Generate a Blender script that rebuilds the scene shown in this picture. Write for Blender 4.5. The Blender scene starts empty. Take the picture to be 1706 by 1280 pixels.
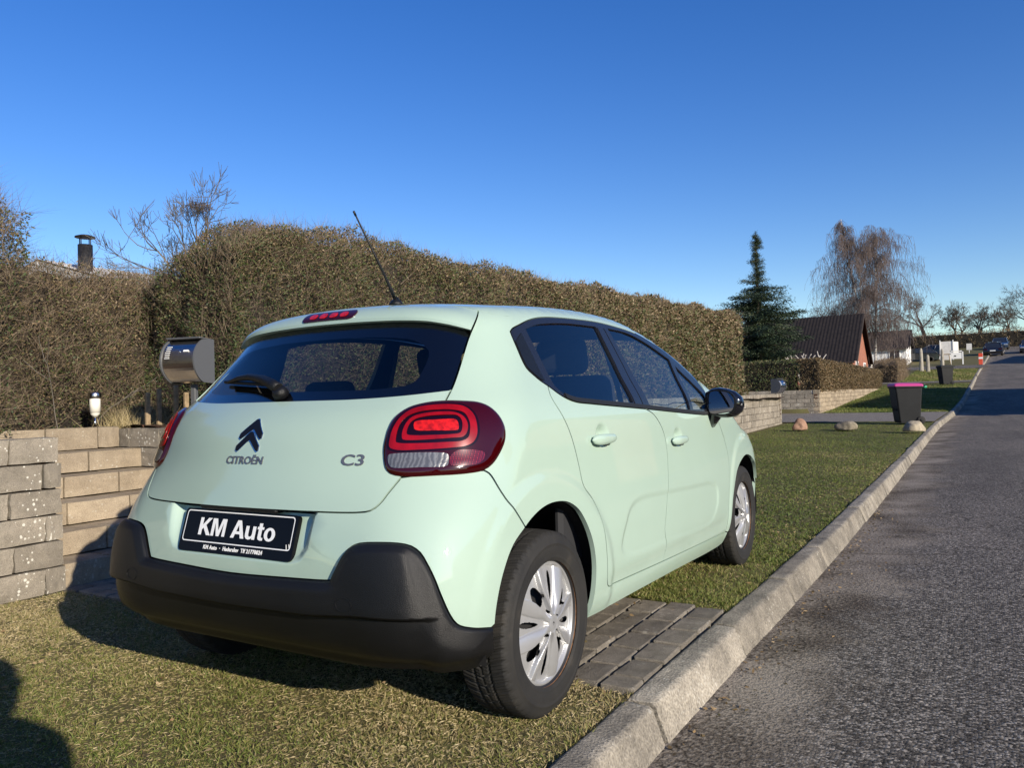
import bpy, bmesh, math, random
import numpy as np
from mathutils import Vector, Matrix
from mathutils.geometry import delaunay_2d_cdt

random.seed(7)
rng = np.random.default_rng(7)
scene = bpy.context.scene
COL = scene.collection
PI = math.pi

# ------------------------------------------------------------------ camera
CAM_POS = Vector((2.0435, -2.3071, 1.0506))
YAW, PITCH, ROLL, FPX = 0.5335, 0.0195, -0.0260, 1299.03
_fw = Vector((-math.sin(YAW) * math.cos(PITCH), math.cos(YAW) * math.cos(PITCH), math.sin(PITCH)))
_rt = Vector((math.cos(YAW), math.sin(YAW), 0.0))
_up = _rt.cross(_fw)
_r2 = _rt * math.cos(ROLL) + _up * math.sin(ROLL)
_u2 = -_rt * math.sin(ROLL) + _up * math.cos(ROLL)
cam_data = bpy.data.cameras.new('camera')
cam = bpy.data.objects.new('camera', cam_data)
COL.objects.link(cam)
cam.matrix_world = Matrix(((_r2.x, _u2.x, -_fw.x, CAM_POS.x), (_r2.y, _u2.y, -_fw.y, CAM_POS.y), (_r2.z, _u2.z, -_fw.z, CAM_POS.z), (0, 0, 0, 1)))
cam_data.sensor_fit = 'HORIZONTAL'
cam_data.sensor_width = 36.0
cam_data.lens = 36.0 * FPX / 1706.0
cam_data.clip_start = 0.02
cam_data.clip_end = 2000.0
scene.camera = cam

# ------------------------------------------------------------------ light
SUN_ELEV, SUN_AZ = math.radians(19.8), math.radians(-22.5)   # azimuth from +x towards +y
sun_dir = Vector((math.cos(SUN_AZ) * math.cos(SUN_ELEV), math.sin(SUN_AZ) * math.cos(SUN_ELEV), math.sin(SUN_ELEV)))
world = bpy.data.worlds.new('World')
scene.world = world
world.use_nodes = True
wn, wl = world.node_tree.nodes, world.node_tree.links
wn.clear()
sky = wn.new('ShaderNodeTexSky')
sky.sky_type = 'NISHITA'
sky.sun_disc = False
sky.sun_elevation = SUN_ELEV
sky.sun_rotation = PI / 2 - SUN_AZ
sky.air_density, sky.dust_density, sky.ozone_density, sky.altitude = 1.0, 0.15, 2.5, 0.0
bg = wn.new('ShaderNodeBackground')
bg.inputs['Strength'].default_value = 0.12
wo = wn.new('ShaderNodeOutputWorld')
hsv = wn.new('ShaderNodeHueSaturation')     # clear, dry winter air: a deeper blue over the whole dome
hsv.inputs['Hue'].default_value = .519; hsv.inputs['Saturation'].default_value = 1.35
wl.new(sky.outputs[0], hsv.inputs['Color']); wl.new(hsv.outputs[0], bg.inputs[0])
wl.new(bg.outputs[0], wo.inputs[0])
sun_data = bpy.data.lights.new('sun', 'SUN')
sun_data.energy = 5.0
sun_data.angle = math.radians(0.53)
sun_data.color = (1.0, 0.90, 0.76)
sun = bpy.data.objects.new('sun', sun_data)
COL.objects.link(sun)
sun.rotation_euler = sun_dir.to_track_quat('Z', 'Y').to_euler()
sun.location = (30, -12, 25)
vs = scene.view_settings
vs.view_transform = 'Standard'
vs.look = 'None'
vs.exposure = 0.46
vs.gamma = 1.0
vs.use_curve_mapping = False
scene.render.engine = 'CYCLES'
scene.cycles.max_bounces = 6
scene.cycles.transparent_max_bounces = 12

# ------------------------------------------------------------------ materials
MATS = {}
def new_mat(name):
    m = bpy.data.materials.new(name)
    m.use_nodes = True
    nt = m.node_tree
    b = nt.nodes['Principled BSDF']
    MATS[name] = m
    return m, nt, b

def N(nt, typ, **kw):
    n = nt.nodes.new(typ)
    for k, v in kw.items():
        setattr(n, k, v)
    return n

def plain(name, col, rough=0.5, metal=0.0, coat=0.0, spec=0.5, noise=0.0, nscale=20.0, bump=0.0, bscale=200.0, coat_rough=0.03):
    """Principled material with a little colour mottling and fine relief."""
    m, nt, b = new_mat(name)
    b.inputs['Base Color'].default_value = (*col, 1)
    b.inputs['Roughness'].default_value = rough
    b.inputs['Metallic'].default_value = metal
    b.inputs['Coat Weight'].default_value = coat
    b.inputs['Coat Roughness'].default_value = coat_rough
    b.inputs['Specular IOR Level'].default_value = spec
    tc = N(nt, 'ShaderNodeTexCoord')
    if noise > 0:
        t = N(nt, 'ShaderNodeTexNoise'); t.inputs['Scale'].default_value = nscale; t.inputs['Detail'].default_value = 5
        nt.links.new(tc.outputs['Object'], t.inputs['Vector'])
        r = N(nt, 'ShaderNodeValToRGB')
        r.color_ramp.elements[0].position, r.color_ramp.elements[1].position = .3, .7
        r.color_ramp.elements[0].color = (*[max(0, c * (1 - noise)) for c in col], 1)
        r.color_ramp.elements[1].color = (*[min(1, c * (1 + noise)) for c in col], 1)
        nt.links.new(t.outputs['Fac'], r.inputs['Fac'])
        nt.links.new(r.outputs['Color'], b.inputs['Base Color'])
    if bump > 0:
        t2 = N(nt, 'ShaderNodeTexNoise'); t2.inputs['Scale'].default_value = bscale; t2.inputs['Detail'].default_value = 4
        nt.links.new(tc.outputs['Object'], t2.inputs['Vector'])
        bm_ = N(nt, 'ShaderNodeBump'); bm_.inputs['Strength'].default_value = bump; bm_.inputs['Distance'].default_value = 0.01
        nt.links.new(t2.outputs['Fac'], bm_.inputs['Height'])
        nt.links.new(bm_.outputs['Normal'], b.inputs['Normal'])
    return m

def ramp_node(nt, stops):
    r = N(nt, 'ShaderNodeValToRGB')
    e = r.color_ramp.elements
    while len(e) < len(stops):
        e.new(0.5)
    for el, (p, c) in zip(e, stops):
        el.position = p
        el.color = (*c, 1)
    return r

# ------------------------------------------------------------------ object helpers
def tag(o, label=None, category=None, group=None, kind=None):
    if label: o['label'] = label
    if category: o['category'] = category
    if group: o['group'] = group
    if kind: o['kind'] = kind
    return o

def empty(name, loc=(0, 0, 0), rz=0.0, **kw):
    o = bpy.data.objects.new(name, None)
    o.empty_display_size = 0.2
    COL.objects.link(o)
    o.location = loc
    o.rotation_euler = (0, 0, rz)
    return tag(o, **kw)

def link(name, me, parent=None, **kw):
    o = bpy.data.objects.new(name, me)
    COL.objects.link(o)
    if parent is not None:
        o.parent = parent
    return tag(o, **kw)

def setmats(me, mats):
    for m in (mats if isinstance(mats, (list, tuple)) else [mats]):
        me.materials.append(MATS[m] if isinstance(m, str) else m)

def np_mesh(name, V, Fs, mats, midx=None, smooth=False, attr=None):
    """mesh from numpy arrays; Fs: (n,3) or (n,4) index array"""
    V = np.asarray(V, np.float32); Fs = np.asarray(Fs, np.int32)
    me = bpy.data.meshes.new(name)
    n, k = Fs.shape
    me.vertices.add(len(V)); me.vertices.foreach_set('co', V.ravel())
    me.loops.add(n * k); me.loops.foreach_set('vertex_index', Fs.ravel())
    me.polygons.add(n)
    me.polygons.foreach_set('loop_start', np.arange(0, n * k, k, dtype=np.int32))
    me.polygons.foreach_set('loop_total', np.full(n, k, np.int32))
    if midx is not None: me.polygons.foreach_set('material_index', np.asarray(midx, np.int32))
    if smooth: me.polygons.foreach_set('use_smooth', np.ones(n, bool))
    me.update(calc_edges=True)
    setmats(me, mats)
    if attr is not None:
        a = me.attributes.new('var', 'FLOAT', 'FACE')
        a.data.foreach_set('value', np.asarray(attr, np.float32))
    return me

class MB:
    """collects shapes in a bmesh and links them as one mesh"""
    def __init__(s): s.bm = bmesh.new()
    def box(s, c, d, rot=None, bev=0.0, mi=0, seg=1):
        r = bmesh.ops.create_cube(s.bm, size=1.0)
        vs_ = r['verts']
        M = Matrix.Translation(c) @ (rot.to_4x4() if rot else Matrix.Identity(4)) @ Matrix.Diagonal((*d, 1))
        bmesh.ops.transform(s.bm, matrix=M, verts=vs_)
        es = list({e for v in vs_ for e in v.link_edges})
        fs = list({f for v in vs_ for f in v.link_faces})
        for f in fs: f.material_index = mi
        if bev > 0:
            rb = bmesh.ops.bevel(s.bm, geom=es, offset=bev, segments=seg, affect='EDGES', profile=0.5, clamp_overlap=True)
            for f in rb['faces']: f.material_index = mi
        return s
    def tube(s, pts, rad, n=8, mi=0, cap=True, smooth=True):
        pts = [Vector(p) for p in pts]
        rads = rad if isinstance(rad, (list, tuple)) else [rad] * len(pts)
        rings = []; ref = Vector((0, 0, 1))
        for i, p in enumerate(pts):
            d = (pts[min(i + 1, len(pts) - 1)] - pts[max(i - 1, 0)]).normalized()
            a = d.cross(ref)
            if a.length < 1e-3: a = d.cross(Vector((0, 1, 0)))
            a.normalize(); b = a.cross(d)
            ref = b if b.length else ref
            rings.append([s.bm.verts.new(p + (a * math.cos(t) + b * math.sin(t)) * rads[i]) for t in [2 * PI * k / n for k in range(n)]])
        for r0, r1 in zip(rings, rings[1:]):
            for k in range(n):
                f = s.bm.faces.new((r0[k], r0[(k + 1) % n], r1[(k + 1) % n], r1[k])); f.material_index = mi; f.smooth = smooth
        if cap:
            for r, rev in ((rings[0], False), (rings[-1], True)):
                f = s.bm.faces.new(r if rev else r[::-1]); f.material_index = mi
        return s
    def lathe(s, prof, c=(0, 0, 0), axis='z', n=24, mi=0, smooth=True, cap=True):
        rings = []
        for r, h in prof:
            ring = []
            for k in range(n):
                t = 2 * PI * k / n
                a, b = r * math.cos(t), r * math.sin(t)
                v = {'z': (a, b, h), 'x': (h, a, b), 'y': (b, h, a)}[axis]
                ring.append(s.bm.verts.new(Vector(c) + Vector(v)))
            rings.append(ring)
        for r0, r1 in zip(rings, rings[1:]):
            for k in range(n):
                f = s.bm.faces.new((r0[k], r0[(k + 1) % n], r1[(k + 1) % n], r1[k])); f.material_index = mi; f.smooth = smooth
        if cap and prof[0][0] > 1e-5: s.bm.faces.new(rings[0][::-1]).material_index = mi
        if cap and prof[-1][0] > 1e-5: s.bm.faces.new(rings[-1]).material_index = mi
        return s
    def prism(s, poly, z0, z1, M=None, mi=0):
        """polygon (x,y) extruded z0..z1, then transformed by M"""
        M = M or Matrix.Identity(4)
        a = [s.bm.verts.new(M @ Vector((p[0], p[1], z0))) for p in poly]
        b = [s.bm.verts.new(M @ Vector((p[0], p[1], z1))) for p in poly]
        n = len(poly)
        s.bm.faces.new(a[::-1]).material_index = mi
        s.bm.faces.new(b).material_index = mi
        for k in range(n):
            s.bm.faces.new((a[k], a[(k + 1) % n], b[(k + 1) % n], b[k])).material_index = mi
        return s
    def mesh(s, name, mats):
        bmesh.ops.remove_doubles(s.bm, verts=s.bm.verts, dist=1e-6)
        bmesh.ops.recalc_face_normals(s.bm, faces=s.bm.faces)
        me = bpy.data.meshes.new(name)
        s.bm.to_mesh(me); s.bm.free()
        setmats(me, mats)
        return me
    def build(s, name, mats, parent=None, **kw):
        return link(name, s.mesh(name, mats), parent, **kw)

def copy_tree(o, parent=None):
    c = o.copy(); COL.objects.link(c)
    c.parent = parent
    for ch in o.children:
        if ch.name in scene.objects:
            copy_tree(ch, c)
    return c

def catmull(pts, step=0.012, closed=False):
    """resampled smooth curve through 2-D points"""
    P = [np.array(p[:2], float) for p in pts]
    n = len(P)
    if n == 2:
        L = np.linalg.norm(P[1] - P[0]); k = max(1, int(L / step))
        return [tuple(P[0] + (P[1] - P[0]) * i / k) for i in range(k + 1)]
    out = []
    rngi = range(n if closed else n - 1)
    for i in rngi:
        p1, p2 = P[i], P[(i + 1) % n]
        p0 = P[i - 1] if (closed or i > 0) else 2 * p1 - p2
        p3 = P[(i + 2) % n] if (closed or i + 2 < n) else 2 * p2 - p1
        # centripetal parametrisation
        t0 = 0.0; t1 = t0 + max(1e-6, np.linalg.norm(p1 - p0)) ** .5; t2 = t1 + max(1e-6, np.linalg.norm(p2 - p1)) ** .5; t3 = t2 + max(1e-6, np.linalg.norm(p3 - p2)) ** .5
        k = max(2, int(np.linalg.norm(p2 - p1) / step))
        for j in range(k):
            t = t1 + (t2 - t1) * j / k
            a1 = (t1 - t) / (t1 - t0) * p0 + (t - t0) / (t1 - t0) * p1
            a2 = (t2 - t) / (t2 - t1) * p1 + (t - t1) / (t2 - t1) * p2
            a3 = (t3 - t) / (t3 - t2) * p2 + (t - t2) / (t3 - t2) * p3
            b1 = (t2 - t) / (t2 - t0) * a1 + (t - t0) / (t2 - t0) * a2
            b2 = (t3 - t) / (t3 - t1) * a2 + (t - t1) / (t3 - t1) * a3
            out.append(tuple((t2 - t) / (t2 - t1) * b1 + (t - t1) / (t2 - t1) * b2))
    if not closed: out.append(tuple(P[-1]))
    return out

def in_poly(pts, poly):
    pts = np.asarray(pts); poly = np.asarray(poly)
    x, y = pts[:, 0][:, None], pts[:, 1][:, None]
    x0, y0 = poly[:, 0][None], poly[:, 1][None]
    x1, y1 = np.roll(poly[:, 0], -1)[None], np.roll(poly[:, 1], -1)[None]
    c = ((y0 > y) != (y1 > y)) & (x < (x1 - x0) * (y - y0) / np.where(y1 == y0, 1e-12, y1 - y0) + x0)
    return (c.sum(1) % 2).astype(bool)

def dist_poly(pts, poly):
    pts = np.asarray(pts); a = np.asarray(poly); b = np.roll(a, -1, 0)
    out = np.full(len(pts), 1e9)
    for i in range(len(a)):
        d = b[i] - a[i]; L = (d * d).sum() + 1e-15
        t = np.clip(((pts - a[i]) @ d) / L, 0, 1)
        q = a[i] + t[:, None] * d
        out = np.minimum(out, np.hypot(pts[:, 0] - q[:, 0], pts[:, 1] - q[:, 1]))
    return out

def area2(p):
    p = np.asarray(p); q = np.roll(p, -1, 0)
    return 0.5 * (p[:, 0] * q[:, 1] - q[:, 0] * p[:, 1]).sum()

def inset(poly, g):
    """offset a closed polygon inwards by g"""
    p = np.asarray(poly, float)
    if area2(p) < 0: p = p[::-1]
    e0 = p - np.roll(p, 1, 0); e1 = np.roll(p, -1, 0) - p
    n0 = np.stack([-e0[:, 1], e0[:, 0]], 1); n1 = np.stack([-e1[:, 1], e1[:, 0]], 1)
    n0 /= np.linalg.norm(n0, axis=1)[:, None] + 1e-12; n1 /= np.linalg.norm(n1, axis=1)[:, None] + 1e-12
    m = n0 + n1; L = (m * m).sum(1)
    m = m / np.maximum(L, .6)[:, None] * 2
    return p + m * g

def dedupe(poly, tol=1e-4):
    out = []
    for p in poly:
        if not out or math.hypot(p[0] - out[-1][0], p[1] - out[-1][1]) > tol: out.append((float(p[0]), float(p[1])))
    if math.hypot(out[0][0] - out[-1][0], out[0][1] - out[-1][1]) < tol: out.pop()
    return out

def densify(poly, step):
    out = []; n = len(poly)
    for i in range(n):
        a = np.array(poly[i]); b = np.array(poly[(i + 1) % n]); k = max(1, int(math.ceil(np.linalg.norm(b - a) / step)))
        for j in range(k): out.append(tuple(a + (b - a) * j / k))
    return out
def sstep(a, b, x):
    t = np.clip((x - a) / (b - a), 0, 1)
    return t * t * (3 - 2 * t)
# ------------------------------------------------------------------ car materials
plain('mint_paint', (.345, .456, .378), rough=.55, spec=.15, coat=1.0, coat_rough=.012, noise=.015, nscale=4)
MATS['mint_paint'].node_tree.nodes['Principled BSDF'].inputs['Coat IOR'].default_value = 1.65
plain('black_plastic', (.0055, .0056, .006), rough=.42, spec=.35, bump=.25, bscale=520, noise=.2, nscale=6)
plain('gloss_black', (.006, .006, .008), rough=.06, coat=.6)
plain('trim_black', (.012, .0125, .016), rough=.22)
plain('rubber_seal', (.006, .006, .006), rough=.6)
plain('cabin_dark', (.016, .017, .02), rough=.8)
plain('cabin_grey', (.09, .095, .10), rough=.85)
plain('seat_cloth', (.03, .032, .036), rough=.9, bump=.2, bscale=600)
plain('liner_black', (.005, .005, .005), rough=.85)
plain('chrome', (.75, .76, .78), rough=.06, metal=1.0)
plain('dark_chrome', (.10, .105, .12), rough=.09, metal=1.0)
plain('badge_chrome', (.20, .20, .205), rough=.28, metal=.65)
plain('badge_black', (.006, .006, .007), rough=.3, spec=.25)
plain('silver_cover', (.40, .405, .41), rough=.33, metal=.5, noise=.04, nscale=30)
plain('steel_dark', (.03, .03, .032), rough=.5, metal=.5)
plain('rust', (.16, .075, .03), rough=.8, noise=.5, nscale=60)
plain('plate_black', (.003, .003, .004), rough=.3, spec=.18)
plain('plate_white', (.78, .78, .76), rough=.35)
plain('mirror_silver', (.9, .9, .9), rough=.02, metal=1.0)
plain('lens_deep', (.030, .0006, .0012), rough=.08, spec=.3, coat=.55, coat_rough=.01)
plain('lens_dark', (.008, .0004, .0008), rough=.08, spec=.3, coat=.5, coat_rough=.01)
plain('lens_red', (.23, .002, .004), rough=.15, spec=.3, coat=.5, coat_rough=.01, noise=.25, nscale=25)
plain('lens_mark', (.42, .008, .006), rough=.15, spec=.3, coat=.5, noise=.45, nscale=80)

def lens_clear():
    m, nt, b = new_mat('lens_clear')
    b.inputs['Metallic'].default_value = .35; b.inputs['Roughness'].default_value = .25
    b.inputs['Coat Weight'].default_value = 1.0
    tc = N(nt, 'ShaderNodeTexCoord'); w = N(nt, 'ShaderNodeTexWave'); w.inputs['Scale'].default_value = 26; w.inputs['Distortion'].default_value = 9.0; w.inputs['Detail'].default_value = 3
    nt.links.new(tc.outputs['Object'], w.inputs['Vector'])
    r = ramp_node(nt, [(.1, (.105, .105, .105)), (.55, (.14, .14, .14)), (.95, (.19, .19, .185))])
    nt.links.new(w.outputs['Fac'], r.inputs['Fac']); nt.links.new(r.outputs['Color'], b.inputs['Base Color'])
    bu = N(nt, 'ShaderNodeBump'); bu.inputs['Strength'].default_value = .12; bu.inputs['Distance'].default_value = .004
    nt.links.new(w.outputs['Fac'], bu.inputs['Height']); nt.links.new(bu.outputs['Normal'], b.inputs['Normal'])
lens_clear()
def lens_dots():
    m, nt, b = new_mat('lens_dots')
    b.inputs['Roughness'].default_value = .12; b.inputs['Coat Weight'].default_value = 1.0
    tc = N(nt, 'ShaderNodeTexCoord'); v = N(nt, 'ShaderNodeTexVoronoi'); v.inputs['Scale'].default_value = 170; v.inputs['Randomness'].default_value = .0
    nt.links.new(tc.outputs['Object'], v.inputs['Vector'])
    r = ramp_node(nt, [(.0, (.50, .05, .05)), (.25, (.16, .003, .006)), (.6, (.06, .001, .003))])
    nt.links.new(v.outputs['Distance'], r.inputs['Fac']); nt.links.new(r.outputs['Color'], b.inputs['Base Color'])
lens_dots()
def glass_mat(name, tint, ior=1.5):
    """thin car glass: a tinted clear sheet with Fresnel reflection"""
    m = bpy.data.materials.new(name); m.use_nodes = True; MATS[name] = m
    nt = m.node_tree; nt.nodes.clear()
    o = N(nt, 'ShaderNodeOutputMaterial'); mx = N(nt, 'ShaderNodeMixShader')
    t = N(nt, 'ShaderNodeBsdfTransparent'); t.inputs[0].default_value = (*tint, 1)
    g = N(nt, 'ShaderNodeBsdfGlossy'); g.inputs['Roughness'].default_value = .004; g.inputs[0].default_value = (1, 1, 1, 1)
    f = N(nt, 'ShaderNodeFresnel')
    ge = N(nt, 'ShaderNodeNewGeometry'); mi_ = N(nt, 'ShaderNodeMapRange')      # same reflectance on both faces of the thin sheet
    mi_.inputs['To Min'].default_value = ior; mi_.inputs['To Max'].default_value = 1.0 / ior
    nt.links.new(ge.outputs['Backfacing'], mi_.inputs['Value']); nt.links.new(mi_.outputs[0], f.inputs['IOR'])
    nt.links.new(f.outputs[0], mx.inputs[0]); nt.links.new(t.outputs[0], mx.inputs[1]); nt.links.new(g.outputs[0], mx.inputs[2]); nt.links.new(mx.outputs[0], o.inputs[0])
glass_mat('glass_side', (.70, .75, .75), 1.75)
glass_mat('glass_rear', (.66, .70, .72), 1.55)
glass_mat('glass_front', (.80, .86, .84), 1.5)
def tyre_mat():
    m, nt, b = new_mat('tyre_rubber')
    b.inputs['Roughness'].default_value = .78
    tc = N(nt, 'ShaderNodeTexCoord'); n1 = N(nt, 'ShaderNodeTexNoise'); n1.inputs['Scale'].default_value = 9; n1.inputs['Detail'].default_value = 8
    nt.links.new(tc.outputs['Object'], n1.inputs['Vector'])
    r = ramp_node(nt, [(.35, (.0085, .0083, .008)), (.62, (.016, .015, .013)), (.80, (.045, .038, .029))])
    nt.links.new(n1.outputs['Fac'], r.inputs['Fac']); nt.links.new(r.outputs['Color'], b.inputs['Base Color'])
    n2 = N(nt, 'ShaderNodeTexNoise'); n2.inputs['Scale'].default_value = 300
    nt.links.new(tc.outputs['Object'], n2.inputs['Vector'])
    bu = N(nt, 'ShaderNodeBump'); bu.inputs['Strength'].default_value = .25; bu.inputs['Distance'].default_value = .004
    nt.links.new(n2.outputs['Fac'], bu.inputs['Height']); nt.links.new(bu.outputs['Normal'], b.inputs['Normal'])
tyre_mat()

# ------------------------------------------------------------------ car body surface
def pchip(xk, yk):
    xk = np.asarray(xk, float); yk = np.asarray(yk, float); h = np.diff(xk); d = np.diff(yk) / h
    m = np.zeros_like(yk); m[0] = d[0]; m[-1] = d[-1]
    for i in range(1, len(xk) - 1):
        if d[i - 1] * d[i] > 0:
            w1 = 2 * h[i] + h[i - 1]; w2 = h[i] + 2 * h[i - 1]; m[i] = (w1 + w2) / (w1 / d[i - 1] + w2 / d[i])
    def f(x):
        x = np.asarray(x, float); i = np.clip(np.searchsorted(xk, x) - 1, 0, len(xk) - 2)
        t = (x - xk[i]) / h[i]; tt = np.clip(t, 0, 1)
        v = (2*tt**3-3*tt**2+1)*yk[i] + (tt**3-2*tt**2+tt)*h[i]*m[i] + (-2*tt**3+3*tt**2)*yk[i+1] + (tt**3-tt**2)*h[i]*m[i+1]
        return v + np.where(t < 0, (x - xk[0]) * m[0], 0) + np.where(t > 1, (x - xk[-1]) * m[-1], 0)
    return f
def table(xk, yk, sig):
    p = pchip(xk, yk); X = np.linspace(xk[0] - .6, xk[-1] + .6, 1600); dx = X[1] - X[0]; Y = p(X)
    n = max(1, int(3 * sig / dx)); k = np.exp(-.5 * (np.arange(-n, n + 1) * dx / sig) ** 2); k /= k.sum()
    Yp = np.concatenate([Y[0] + np.arange(-n, 0) * (Y[1] - Y[0]), Y, Y[-1] + np.arange(1, n + 1) * (Y[-1] - Y[-2])])
    Sm = np.convolve(Yp, k, 'valid')
    return lambda x: np.interp(x, X, Sm)
# half width along the car, tumblehome by height, rear profile, rear plan curvature, roof line, front profile
bW = table([-.7, -.35, 0, .5, 1.2, 2.0, 2.54, 3.0, 3.36], [.7565, .8037, .817, .829, .838, .8405, .8311, .8018, .7029], .12)
bD = table([.16, .25, .36, .5, .66, .8, .9, .98, 1.05, 1.12, 1.2, 1.3, 1.38, 1.5], [.0654, .0209, -.0052, -.0095, .0002, .015, .0219, .0323, .0614, .1057, .1471, .1954, .2349, .305], .03)
bY = table([.2, .28, .36, .45, .55, .66, .76, .86, .94, 1.0, 1.09, 1.2, 1.3, 1.38, 1.5], [-.4311, -.5448, -.6094, -.6321, -.6313, -.6243, -.6068, -.5729, -.5455, -.5091, -.4037, -.2934, -.1994, -.1424, -.046], .018)
bC = table([.25, .55, .75, .85, 1.1, 1.4], [.0105, .0603, .2044, .33, .2818, .1683], .06)
bZ = table([-.25, 0, .3, .6, .9, 1.2, 1.5, 1.7, 2.0, 2.45, 2.6, 3.0, 3.2, 3.45], [1.3704, 1.4245, 1.4533, 1.4725, 1.4812, 1.4717, 1.4181, 1.3625, 1.2223, 1.0054, .9404, .8795, .8253, .6883], .06)
bF = table([.2, .45, .65, .85], [3.3, 3.36, 3.35, 3.22], .05)
def smax(a, b, k):
    h = np.maximum(k - np.abs(a - b), 0) / k
    return np.maximum(a, b) + h * h * k * .25
def bodyf(P):
    x, y, z = np.abs(P[:, 0]), P[:, 1], P[:, 2]
    fs = x - (bW(y) - bD(z)); fr = bY(z) + bC(z) * x * x - y
    ft = (z - (bZ(y) - .056 * (x / .6) ** 2)) * .9; ff = y - (bF(z) - .35 * x * x)
    a = smax(smax(fs, fr, .26), ff, .4)
    return smax(a, ft, .055)
def bsolve(o, d, t1=4.0):
    lo = np.zeros(len(o)); hi = np.full(len(o), t1)
    for _ in range(34):
        m = (lo + hi) / 2; ins = bodyf(o + d * m[:, None]) < 0
        lo = np.where(ins, m, lo); hi = np.where(ins, hi, m)
    return o + d * lo[:, None]
FY0, FRR, FY1 = .45, .8, 2.6
UC = FY0 - FRR * PI / 2            # rear centre line
UCF = FY1 + FRR * PI / 2           # front centre line
def S_side(q):
    """side chart: u runs along the flank and fans round the tail and the nose, v is height"""
    u, z = q[:, 0], q[:, 1]
    a = np.where(u < FY0, (FY0 - u) / FRR, np.where(u > FY1, -(u - FY1) / FRR, 0))
    yo = np.clip(u, FY0, FY1)
    o = np.stack([np.zeros_like(u), yo, z], 1); d = np.stack([np.cos(a), -np.sin(a), np.zeros_like(a)], 1)
    return bsolve(o, d)
def S_top(q):
    x, y = q[:, 0], q[:, 1]
    o = np.stack([x, y, np.full_like(x, .5)], 1); d = np.tile([0., 0., 1.], (len(x), 1))
    return bsolve(o, d, 1.2)
SPY, SPZ = .32, 1.16
def S_spoil(q):
    x, a = q[:, 0], q[:, 1] / .42
    o = np.stack([x, np.full_like(x, SPY), np.full_like(x, SPZ)], 1); d = np.stack([np.zeros_like(a), -np.cos(a), np.sin(a)], 1)
    return bsolve(o, d, 1.2)
CHART = {'side': S_side, 'top': S_top, 'spoil': S_spoil}

def chart_frame(chart, q, disp=None):
    S = CHART[chart]
    def SD(q):
        P = S(q)
        return P
    h = .004
    P = SD(q)
    du = SD(q + [h, 0]) - SD(q - [h, 0]); dv = SD(q + [0, h]) - SD(q - [0, h])
    n = np.cross(du, dv); n /= np.linalg.norm(n, axis=1)[:, None] + 1e-12
    c = np.array([0., 1.2, .7])
    n *= np.sign(((P - c) * n).sum(1))[:, None]
    if disp is not None:
        d0 = disp(q); ddu = (disp(q + [h, 0]) - disp(q - [h, 0])); ddv = (disp(q + [0, h]) - disp(q - [0, h]))
        E = (du * du).sum(1); G = (dv * dv).sum(1); F_ = (du * dv).sum(1); det = E * G - F_ * F_ + 1e-18
        gu = (ddu * G - ddv * F_) / det; gv = (ddv * E - ddu * F_) / det
        grad = gu[:, None] * du + gv[:, None] * dv
        P = P + n * d0[:, None]
        n = n - grad; n /= np.linalg.norm(n, axis=1)[:, None]
    return P, n

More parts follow.
